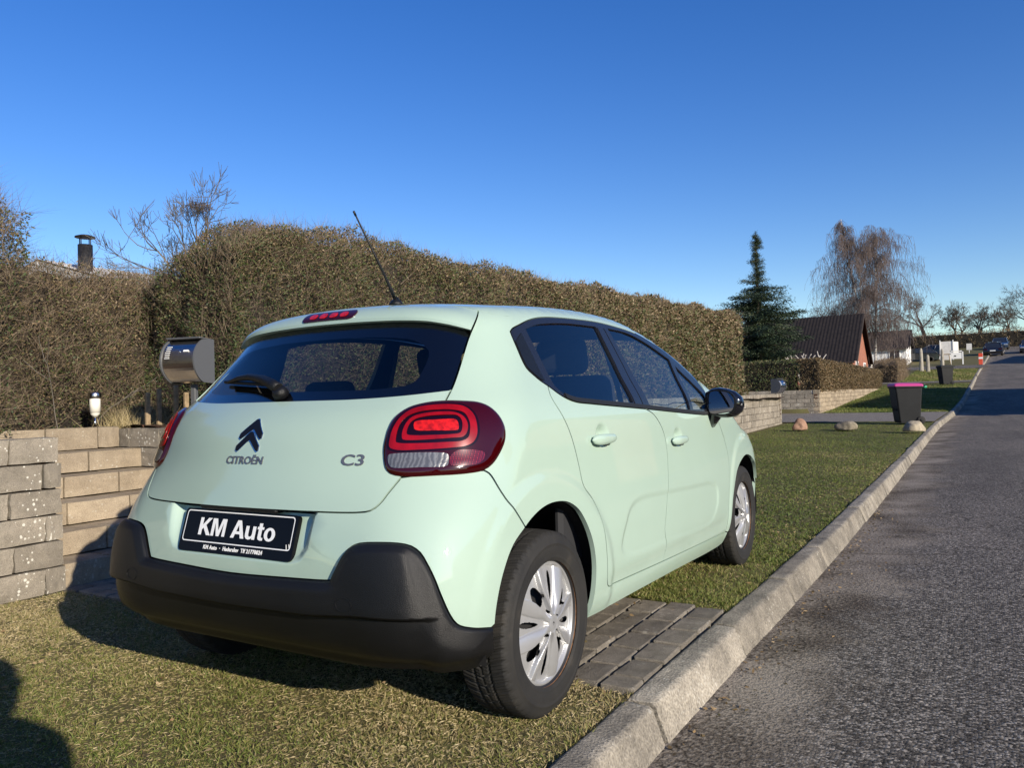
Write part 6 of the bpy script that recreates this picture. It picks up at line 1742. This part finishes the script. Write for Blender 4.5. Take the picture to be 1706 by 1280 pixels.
house('upper_house', 'pale house on the right near the top of the street', 13.5, 22.0, 74.0, 88.0, 2.7, 5.6, 8.8, 'y', 'render_pale', 'roof_tile', windows=[('-x', 78, 4.4, 1.6, 1.2), ('-x', 84, 4.4, 1.6, 1.2)])
house('bungalow', 'low brick bungalow across the road from the parked car', 15.0, 24.0, -4.0, 11.0, .0, 2.7, 5.2, 'y', 'red_brick', 'roof_tile', windows=[('-x', 0, 1.5, 1.8, 1.2), ('-x', 6, 1.5, 1.8, 1.2)])
# stove pipe
ch = empty('stove_pipe', (-13.15, 6.77, 2.9), label='black stove pipe with a round rain cap above the loose hedge', category='chimney')
MB().lathe([(.135, 0), (.135, 1.46), (.125, 1.46), (.125, 1.0)], (0, 0, 0), 'z', 24).build('pipe', 'soot_metal', ch)
MB().lathe([(.0, 1.66), (.10, 1.655), (.185, 1.625), (.19, 1.605), (.10, 1.60), (0, 1.60)], (0, 0, 0), 'z', 28).build('rain_cap', 'soot_metal', ch)
for k in range(4):
    a = k * PI / 2 + .4; MB().tube([(.12 * math.cos(a), .12 * math.sin(a), 1.42), (.12 * math.cos(a), .12 * math.sin(a), 1.62)], .01, 6).build('cap_strut', 'soot_metal', ch)
hedge('garden_hedge', 'clipped hedge on the far side of the road', 10.0, 10.8, -14, 20, .0, lambda y: 1.25, 240, (.03, .016), .1, .1, 'hedge_brown_leaf', ['top'], rough=.02)

# ------------------------------------------------------------------ wheelie bins
plain('bin_plastic', (.010, .011, .012), rough=.6, spec=.25, noise=.2, nscale=5)
plain('lid_pink', (.42, .035, .19), rough=.4)
plain('green_plastic', (.03, .30, .16), rough=.4)
def wheelie_bin(loc, rz, lidm, label, extra=False):
    b = empty('wheelie_bin', loc, rz, label=label, category='bin', group='wheelie bins on the verge')
    mb = MB(); rows = []
    for z, w, d, yo in ((.04, .235, .24, -.02), (.09, .24, .255, -.02), (.55, .262, .295, -.03), (.93, .275, .330, -.04), (.95, .292, .350, -.04), (.985, .292, .350, -.04)):
        pts = rrect(w, d, .035, 3); rows.append([mb.bm.verts.new((p[0], p[1] + yo, z)) for p in pts])
    n = len(rows[0])
    for r0, r1 in zip(rows, rows[1:]):
        for k in range(n): mb.bm.faces.new((r0[k], r0[(k + 1) % n], r1[(k + 1) % n], r1[k]))
    mb.bm.faces.new(rows[0][::-1]); mb.bm.faces.new(rows[-1])
    mb.build('bin_body', 'bin_plastic', b)
    mb = MB(); rows = []
    for z, w, d in ((.975, .300, .360), (1.005, .300, .360), (1.035, .285, .340), (1.055, .235, .28), (1.062, .12, .14)):
        rows.append([mb.bm.verts.new((p[0], p[1] - .045, z + .012 * (p[1] < 0))) for p in rrect(w, d, .04, 3)])
    for r0, r1 in zip(rows, rows[1:]):
        for k in range(n): mb.bm.faces.new((r0[k], r0[(k + 1) % n], r1[(k + 1) % n], r1[k]))
    mb.bm.faces.new(rows[0][::-1]); mb.bm.faces.new(rows[-1])
    mb.build('lid', lidm, b)
    MB().tube([(-.24, .33, .99), (-.24, .385, 1.0), (.24, .385, 1.0), (.24, .33, .99)], .017, 8).build('handle', 'bin_plastic', b)
    MB().tube([(-.24, .235, .10), (.24, .235, .10)], .012, 8).build('axle', 'steel_dark', b)
    for s_ in (-1, 1):
        w = MB().lathe([(.04, -.022), (.088, -.024), (.10, -.015), (.10, .015), (.088, .024), (.04, .022)], (s_ * .255, .235, .10), 'x', 22).build('wheel', 'tyre_rubber', b)
        MB().lathe([(.0, .018), (.035, .016), (.038, -.016), (0, -.018)], (s_ * .255 + s_ * .012, .235, .10), 'x', 14).build('hub', 'bin_plastic', w)
    for x in (-.15, 0, .15): MB().box((x, -.292, .60), (.012, .03, .5), rot=Matrix.Rotation(math.radians(-5), 3, 'X')).build('rib', 'bin_plastic', b)
    if extra: MB().lathe([(0, -.05), (.05, -.04), (.065, 0), (.045, .05), (0, .06)], (.0, .43, .965), 'z', 12).build('bag_knot', 'green_plastic', b)
    return b
wheelie_bin((.56, 20.45, gz(20.45) + .03), math.radians(-68), 'lid_pink', 'black wheelie bin with a pink lid at the end of the driveway', True)
wheelie_bin((.78, 47.0, gz(47) + .03), math.radians(-62), 'bin_plastic', 'all black wheelie bin further up the verge')

# ------------------------------------------------------------------ boulders
def boulder(loc, size, mat, label, seed):
    r2 = np.random.default_rng(seed)
    bm_ = bmesh.new(); bmesh.ops.create_icosphere(bm_, subdivisions=4, radius=.5)
    off = r2.uniform(0, 6, 9)
    for v in bm_.verts:
        p = v.co.normalized()
        s_ = 1 + .10 * math.sin(p.x * 3 + off[0]) + .10 * math.sin(p.y * 3.4 + off[1]) + .07 * math.sin(p.z * 4 + p.x * 3 + off[2]) + .03 * math.sin(p.x * 9 + p.y * 8 + off[3])
        v.co = Vector((p.x * size[0], p.y * size[1], max(-.25, p.z) * size[2])) * .5 * s_
    for f in bm_.faces: f.smooth = True
    me = bpy.data.meshes.new('boulder'); bm_.to_mesh(me); bm_.free(); setmats(me, mat)
    o = link('boulder', me, label=label, category='boulder', group='boulders edging the driveway'); o.location = loc; o.rotation_euler = (0, 0, r2.uniform(0, 6))
boulder((-1.66, 17.85, gz(17.8) + .10), (.34, .32, .40), 'boulder_red', 'small reddish boulder on the lawn nearest the block wall', 3)
boulder((-.63, 18.05, gz(18) + .09), (.50, .38, .36), 'boulder_grey', 'broad pale boulder in the middle of the lawn edge', 5)
boulder((.90, 17.2, gz(17.2) + .10), (.40, .36, .38), 'boulder_grey', 'round tan boulder at the kerb in front of the pink lidded bin', 4)

# ------------------------------------------------------------------ letter boxes, garden light
plain('brushed_steel', (.55, .54, .52), rough=.24, metal=1.0, noise=.08, nscale=60)
plain('box_grey', (.085, .088, .092), rough=.5)
def letter_box(loc, rz, post, label, grp='steel letter boxes'):
    b = empty('letter_box', loc, rz, label=label, category='mailbox', group=grp)
    # round-fronted steel drum between two flat end plates; front looks along -y
    prof = []
    for k in range(21):
        a = math.radians(-64 + 128 * k / 20); prof.append((-.235 * math.cos(a) + .045, .215 * math.sin(a) + .215))
    prof = [(.10, .41)] + [(.10, .012)] + prof
    front = [(y, z) for y, z in prof]
    M = Matrix(((0, 0, 1, 0), (1, 0, 0, 0), (0, 1, 0, 0), (0, 0, 0, 1)))
    MB().prism(front, -.172, .172, M).build('drum', 'brushed_steel', b)
    side = [(y * 1.06, (z - .21) * 1.05 + .21) for y, z in prof]
    for s_ in (-1, 1): MB().prism(side, s_ * .172, s_ * .187, M).build('end_plate', 'box_grey', b)
    MB().box((0, .0, .425), (.37, .22, .014), rot=Matrix.Rotation(math.radians(-4), 3, 'X'), bev=.004).build('roof_plate', 'box_grey', b)
    MB().lathe([(.0, .0), (.010, 0), (.010, .008), (0, .010)], (.015, -.178, .30), 'y', 12).build('lock', 'chrome', b)
    MB().box((.085, -.176, .305), (.05, .008, .018), rot=Matrix.Rotation(math.radians(-22), 3, 'X')).build('name_label', 'plate_white', b)
    for k in range(7):
        z = .348 - k * .018; y = .045 - .235 * math.sqrt(max(0, 1 - ((z - .215) / .215) ** 2)) - .002
        MB().box((-.115, y, z), (.05 - .004 * (k % 3), .006, .006)).build('vent_slot', 'plate_white', b)
    if post:
        MB().box((0, .05, -post / 2), (.05, .05, post), bev=.004).build('post', 'box_grey', b)
    return b
lb1 = letter_box((-2.96, 1.47, 1.225), math.radians(16), .46, 'rounded steel letter box on a post beside the car roof')
lb1.scale = (.78, .78, .78)
letter_box((-2.98, 21.75, 1.02), math.radians(75), .12, 'small steel letter box at the end of the long wall')
plain('lamp_white', (.72, .70, .62), rough=.35)
sl = empty('solar_light', (-4.06, 1.40, .87), label='small solar garden light with white cylinder on a steel stake', category='garden light')
MB().tube([(0, 0, 0), (0, 0, .11)], .0085, 10).build('stake', 'chrome', sl)
MB().lathe([(.012, .095), (.028, .115), (.028, .125), (.031, .125), (.031, .215)], (0, 0, 0), 'z', 20).build('diffuser', 'lamp_white', sl)
MB().lathe([(.037, .212), (.039, .218), (.039, .240), (.034, .248), (.012, .252), (0, .253)], (0, 0, 0), 'z', 20).build('cap', 'brushed_steel', sl)
sl.scale = (1.3, 1.3, 1.3)
# short timber stakes at the foot of the hedge by the letter box
for k in range(4):
    MB().box((-3.70 - .04 * (k % 2), 1.62 + .13 * k, 1.02 + .03 * (k % 3)), (.03, .04, .32), bev=.006).build('hedge_stake', 'stake_wood' if 'stake_wood' in MATS else plain('stake_wood', (.26, .19, .11), rough=.85, noise=.3, nscale=30), label=('first', 'second', 'third', 'fourth')[k] + ' weathered timber stake from the solar light, under the tall hedge', category='stake', group='timber stakes under the tall hedge')

# ------------------------------------------------------------------ things further up the street
def stone_post(x, y, h, label):
    o = empty('stone_post', (x, y, gz(y)), label=label, category='post', group='stone gate posts')
    mb = MB(); rows = []
    for z, w in ((-.1, .16), (.0, .155), (h * .6, .135), (h * .9, .115), (h, .06)):
        rows.append([mb.bm.verts.new((w * math.cos(2 * PI * k / 9) * (1 + rng.normal(0, .05)), w * math.sin(2 * PI * k / 9) * (1 + rng.normal(0, .05)), z)) for k in range(9)])
    for r0, r1 in zip(rows, rows[1:]):
        for k in range(9): mb.bm.faces.new((r0[k], r0[(k + 1) % 9], r1[(k + 1) % 9], r1[k]))
    mb.bm.faces.new(rows[-1])
    mb.build('shaft', 'stone_post', o)
stone_post(-1.42, 67.6, 1.85, 'tallest pale stone gate post beyond the twiggy hedge')
stone_post(-.92, 66.4, 1.35, 'stone gate post nearest the side road corner')
stone_post(-.25, 77.8, 1.5, 'far stone post beside the wooden trestle')
tre = empty('trestle', (.05, 78.5, gz(78.5)), label='small pale wooden trestle beside the far stone post', category='trestle')
for s_ in (-1, 1):
    MB().tube([(s_ * .35, -.25, 0), (s_ * .22, 0, .95)], .04, 6).build('leg', 'stake_wood', tre); MB().tube([(s_ * .35, .25, 0), (s_ * .22, 0, .95)], .04, 6).build('leg', 'stake_wood', tre)
MB().box((0, 0, .96), (.75, .08, .08)).build('beam', 'stake_wood', tre)
wp = empty('screen_panel', (-.13, 88.9, gz(88.9)), label='tall white screen panel at the corner of the side road', category='panel')
MB().box((0, 0, .95), (1.15, .06, 1.9)).build('board', 'dirty_white', wp); MB().box((.72, .45, .98), (.06, 1.0, 1.75), rot=Matrix.Rotation(math.radians(-35), 3, 'Z')).build('board', 'dirty_white', wp)
for s_ in (-1, 1): MB().box((s_ * .58, -.05, 1.02), (.08, .08, 2.05)).build('post', 'white_paint', wp)
sg = empty('estate_sign', (.88, 78.5, gz(78.5)), label='white framed notice board with a dark emblem on two posts', category='sign')
for s_ in (-1, 1): MB().box((s_ * .48, 0, .62), (.10, .08, 1.25)).build('post', 'white_paint', sg)
MB().box((0, 0, 1.20), (1.06, .08, .10)).build('top_rail', 'white_paint', sg)
bd = MB().box((0, 0, .80), (.82, .04, .56)).build('board', 'white_paint', sg)
MB().prism([(-.11, -.06), (.11, -.06), (.07, .02), (.03, .03), (0, .09), (-.03, .03), (-.07, .02)], .0, .012, Matrix(((1, 0, 0, -.12), (0, 0, -1, -.022), (0, 1, 0, .78), (0, 0, 0, 1)))).build('emblem', 'gloss_black', bd)
ss = empty('street_sign', (1.82, 104, gz(104)), label='small white notice on a post below the ridge trees', category='sign')
MB().box((0, 0, .75), (.55, .04, .75)).build('board', 'dirty_white', ss); MB().box((0, .03, .4), (.06, .06, .8)).build('post', 'white_paint', ss)
plain('marker_red', (.62, .07, .03), rough=.5)
mk = empty('road_marker', (2.70, 75.2, gz(75.2) - .1), label='red and white road marker post at the kerb corner', category='road marker')
for k in range(6): MB().box((0, 0, .25 + .16 * k), (.30, .05, .155), rot=Matrix.Rotation(math.radians(0), 3, 'Y')).build('stripe', 'marker_red' if k != 3 else 'plate_white', mk)
MB().box((0, 0, .07), (.55, .38, .14), bev=.03).build('base', 'tyre_rubber', mk)
MB().box((.14, .01, .62), (.05, .03, 1.2)).build('edge_strip', 'plate_white', mk)

plain('car_black', (.012, .013, .016), rough=.25, coat=1.0)
plain('car_blue', (.035, .06, .10), rough=.25, coat=1.0)
plain('car_grey', (.10, .11, .12), rough=.25, coat=1.0)
plain('lamp_clear', (.75, .77, .8), rough=.08, metal=.6)
def far_car(loc, rz, paint, label, tilt=0.0):
    """saloon/estate shaped car for the distance; nose along +y"""
    c = empty('parked_car', loc, rz, label=label, category='car', group='cars parked up the street')
    c.rotation_euler = (tilt, 0, rz)
    prof = [(-2.1, .30), (-2.15, .55), (-2.08, .80), (-1.95, .93), (-1.2, .96), (.9, .94), (1.5, .86), (2.0, .74), (2.15, .58), (2.15, .34), (2.0, .25), (-1.95, .25)]
    xs = [(-.86, .90), (-.90, 1.0), (.90, 1.0), (.86, .90)]
    def loft(prof, sect, mat, nm, top=None):
        mb = MB(); rows = []
        for x, s_ in sect:
            rows.append([mb.bm.verts.new((x, y * (1 if s_ == 1 else .985), z * 1.0 if s_ == 1 else .6 + (z - .6) * .93)) for y, z in prof])
        n = len(prof)
        for r0, r1 in zip(rows, rows[1:]):
            for k in range(n): mb.bm.faces.new((r0[k], r0[(k + 1) % n], r1[(k + 1) % n], r1[k]))
        mb.bm.faces.new(rows[0]); mb.bm.faces.new(rows[-1][::-1])
        return mb.build(nm, mat, c)
    loft(prof, xs, paint, 'body')
    # cabin: glass block with a painted roof
    mb = MB(); low = [(-1.95, .93), (1.05, .93)]; hi = [(-1.35, 1.40), (.25, 1.42)]
    v = [mb.bm.verts.new((sx * w, y, z)) for (y, z), w in zip(low + hi, (.80, .80, .62, .62)) for sx in (-1, 1)]
    for f in ((0, 1, 3, 2), (0, 2, 6, 4), (1, 5, 7, 3), (0, 4, 5, 1), (2, 3, 7, 6), (4, 6, 7, 5)): mb.bm.faces.new([v[i] for i in f])
    mb.build('windows', 'window_dark', c)
    MB().box((0, -.55, 1.425), (1.24, 1.62, .05), bev=.02).build('roof', paint, c)
    for s_ in (-1, 1):
        for y0_, z0_, y1_, z1_ in ((1.05, .93, .25, 1.42), (-1.95, .93, -1.35, 1.40), (-.35, .93, -.45, 1.42)):
            MB().tube([(s_ * .80, y0_, z0_), (s_ * .625, y1_, z1_)], .04, 6).build('pillar', paint, c)
        for y_ in (-1.35, 1.30):
            w = MB().lathe([(.0, -.1), (.30, -.1), (.32, -.07), (.32, .07), (.30, .1), (0, .1)], (s_ * .82, y_, .32), 'x', 22).build('wheel', 'tyre_rubber', c)
            MB().lathe([(0, .0), (.20, .0), (.20, .008), (0, .012)], (s_ * .82 + s_ * .10, y_, .32), 'x', 18).build('rim', 'silver_cover', w)
        MB().box((s_ * .68, -2.10, .74), (.34, .12, .14), bev=.03).build('tail_light', 'lens_deep', c)
        MB().box((s_ * .66, 2.06, .66), (.38, .16, .13), bev=.03).build('headlight', 'lamp_clear', c)
        MB().box((s_ * .95, .70, .98), (.16, .10, .12), bev=.03).build('door_mirror', paint, c)
    MB().box((0, -2.155, .60), (.52, .02, .11)).build('number_plate', 'plate_white', c); MB().box((0, 2.165, .45), (.52, .02, .11)).build('number_plate', 'plate_white', c)
    return c
sl_ = math.atan(.078)
far_car((4.15, 97.8, gz(97.8) - .10), math.radians(-4), 'car_black', 'nearest dark saloon parked at the top of the street', sl_)
far_car((5.15, 112.5, gz(112.5) - .10), math.radians(176), 'car_blue', 'dark blue car facing downhill behind the nearest saloon', -sl_)
far_car((7.6, 100.8, gz(100.8) - .10), math.radians(176), 'car_black', 'dark car at the right edge of the picture facing downhill', -sl_)
far_car((-1.5, 94.5, gz(94.5)), math.radians(70), 'car_grey', 'pale car parked in the drive behind the white screen panel', .04)
far_car((-2.9, 88.0, gz(88.0) - .1), math.radians(90), 'car_black', 'dark car half hidden behind the stone gate posts', .04)

# ------------------------------------------------------------------ the photographer, standing just behind the lens
plain('jacket', (.02, .022, .03), rough=.8); plain('trousers', (.03, .035, .06), rough=.85); plain('skin', (.55, .34, .25), rough=.55); plain('hair', (.05, .035, .02), rough=.8); plain('shoe', (.02, .02, .02), rough=.6); plain('phone_black', (.01, .01, .012), rough=.15)
def photographer():
    root = empty('person', (2.485, -2.32, 0), label='person in dark jacket and trousers holding up a phone', category='person')
    fwd = Vector((-.51, .86, 0)); rgt = Vector((.86, .51, 0))
    def W(r, f, z): v = rgt * r + fwd * f; return (v.x, v.y, z)
    verts, edges, rad = [], [], []
    def add(p, r, link_=None):
        verts.append(p); rad.append(r)
        if link_ is not None: edges.append((link_, len(verts) - 1))
        return len(verts) - 1
    pel = add(W(0, -.06, .74), (.15, .12)); wa = add(W(0, -.05, .92), (.135, .10), pel); che = add(W(0, .0, 1.10), (.155, .115), wa); sho = add(W(0, .03, 1.22), (.12, .09), che); nk = add(W(0, .06, 1.30), (.05, .05), sho)
    h1 = add(W(0, .08, 1.37), (.066, .075), nk); h2 = add(W(0, .085, 1.45), (.076, .092), h1); add(W(0, .08, 1.53), (.055, .065), h2)
    for s_ in (-1, 1):
        hip = add(W(s_ * .10, -.05, .68), (.085, .09), pel); kn = add(W(s_ * .13, .14, .43), (.058, .06), hip); an = add(W(s_ * .13, .0, .09), (.04, .045), kn); add(W(s_ * .15, .15, .035), (.042, .035), an)
        shl = add(W(s_ * .17, .03, 1.20), (.062, .062), sho); el = add(W(s_ * .20 - .17, .12, .98), (.045, .045), shl); wr = add(W(s_ * .12 - .372, .165, 1.03), (.028, .028), el); pm = add(W(s_ * .105 - .372, .190, 1.05), (.030, .018), wr)
        for k in range(4):
            f1 = add(W(s_ * .100 - .372, .205, 1.075 - .018 * k), (.0085, .0085), pm); f2 = add(W(s_ * (.085 - .004 * k) - .372, .212, 1.075 - .019 * k), (.008, .008), f1)
        t1 = add(W(s_ * .085 - .372, .172, 1.075), (.010, .010), pm); add(W(s_ * .062 - .372, .168, 1.085), (.009, .009), t1)
    me = bpy.data.meshes.new('body'); me.from_pydata(verts, edges, [])
    o = bpy.data.objects.new('body', me); COL.objects.link(o)
    sk = o.modifiers.new('skin', 'SKIN'); sk.use_smooth_shade = True
    for v_, r in zip(me.skin_vertices[0].data, rad): v_.radius = r
    me.skin_vertices[0].data[0].use_root = True
    sb = o.modifiers.new('sub', 'SUBSURF'); sb.levels = 2; sb.render_levels = 2
    bpy.context.view_layer.update()
    me2 = bpy.data.meshes.new_from_object(o.evaluated_get(bpy.context.evaluated_depsgraph_get()))
    bpy.data.objects.remove(o)
    me2.materials.clear(); setmats(me2, ['jacket', 'trousers', 'skin', 'shoe'])
    for p in me2.polygons:
        z = p.center.z; f = p.center.dot(fwd)
        p.material_index = 3 if z < .085 else 1 if z < .80 else 2 if (z > 1.285 or (p.center.dot(rgt) < -.22 and f > .155)) else 0
        p.use_smooth = True
    link('body', me2, root)
    hm = bmesh.new(); bmesh.ops.create_uvsphere(hm, u_segments=20, v_segments=14, radius=1)
    for v_ in hm.verts:
        v_.co = Vector(W(v_.co.x * .088, .060 + v_.co.y * .100, 1.485 + max(v_.co.z, -.15 if v_.co.y > .2 else -.9) * .095))
    mh = bpy.data.meshes.new('hair'); hm.to_mesh(mh); hm.free(); setmats(mh, 'hair'); link('hair', mh, root)
    MB().tube([W(0, .165, 1.445), W(0, .192, 1.415), W(0, .17, 1.40)], [.010, .014, .010], 8).build('nose', 'skin', root)
    for s_ in (-1, 1):
        MB().lathe([(0, -.008), (.022, -.006), (.028, 0), (.02, .006), (0, .008)], W(s_ * .082, .075, 1.44), 'x', 12).build('ear', 'skin', root)
        MB().lathe([(0, -.010), (.010, 0), (0, .010)], W(s_ * .032, .158, 1.455), 'z', 10).build('eye', 'gloss_black', root)
    MB().box(W(0, .160, 1.375), (.045, .02, .012), rot=Matrix.Rotation(math.radians(30.6), 3, 'Z'), bev=.004).build('mouth', 'skin', root)
    return root
photographer()
ph = MB().box((0, 0, 0), (.150, .008, .074), rot=Matrix.Rotation(YAW, 3, 'Z'), bev=.003).build('phone', 'phone_black', label='slim black phone held out in front of the person', category='phone')
ph.location = CAM_POS - _fw * .035 + _r2 * .045 - _u2 * .012
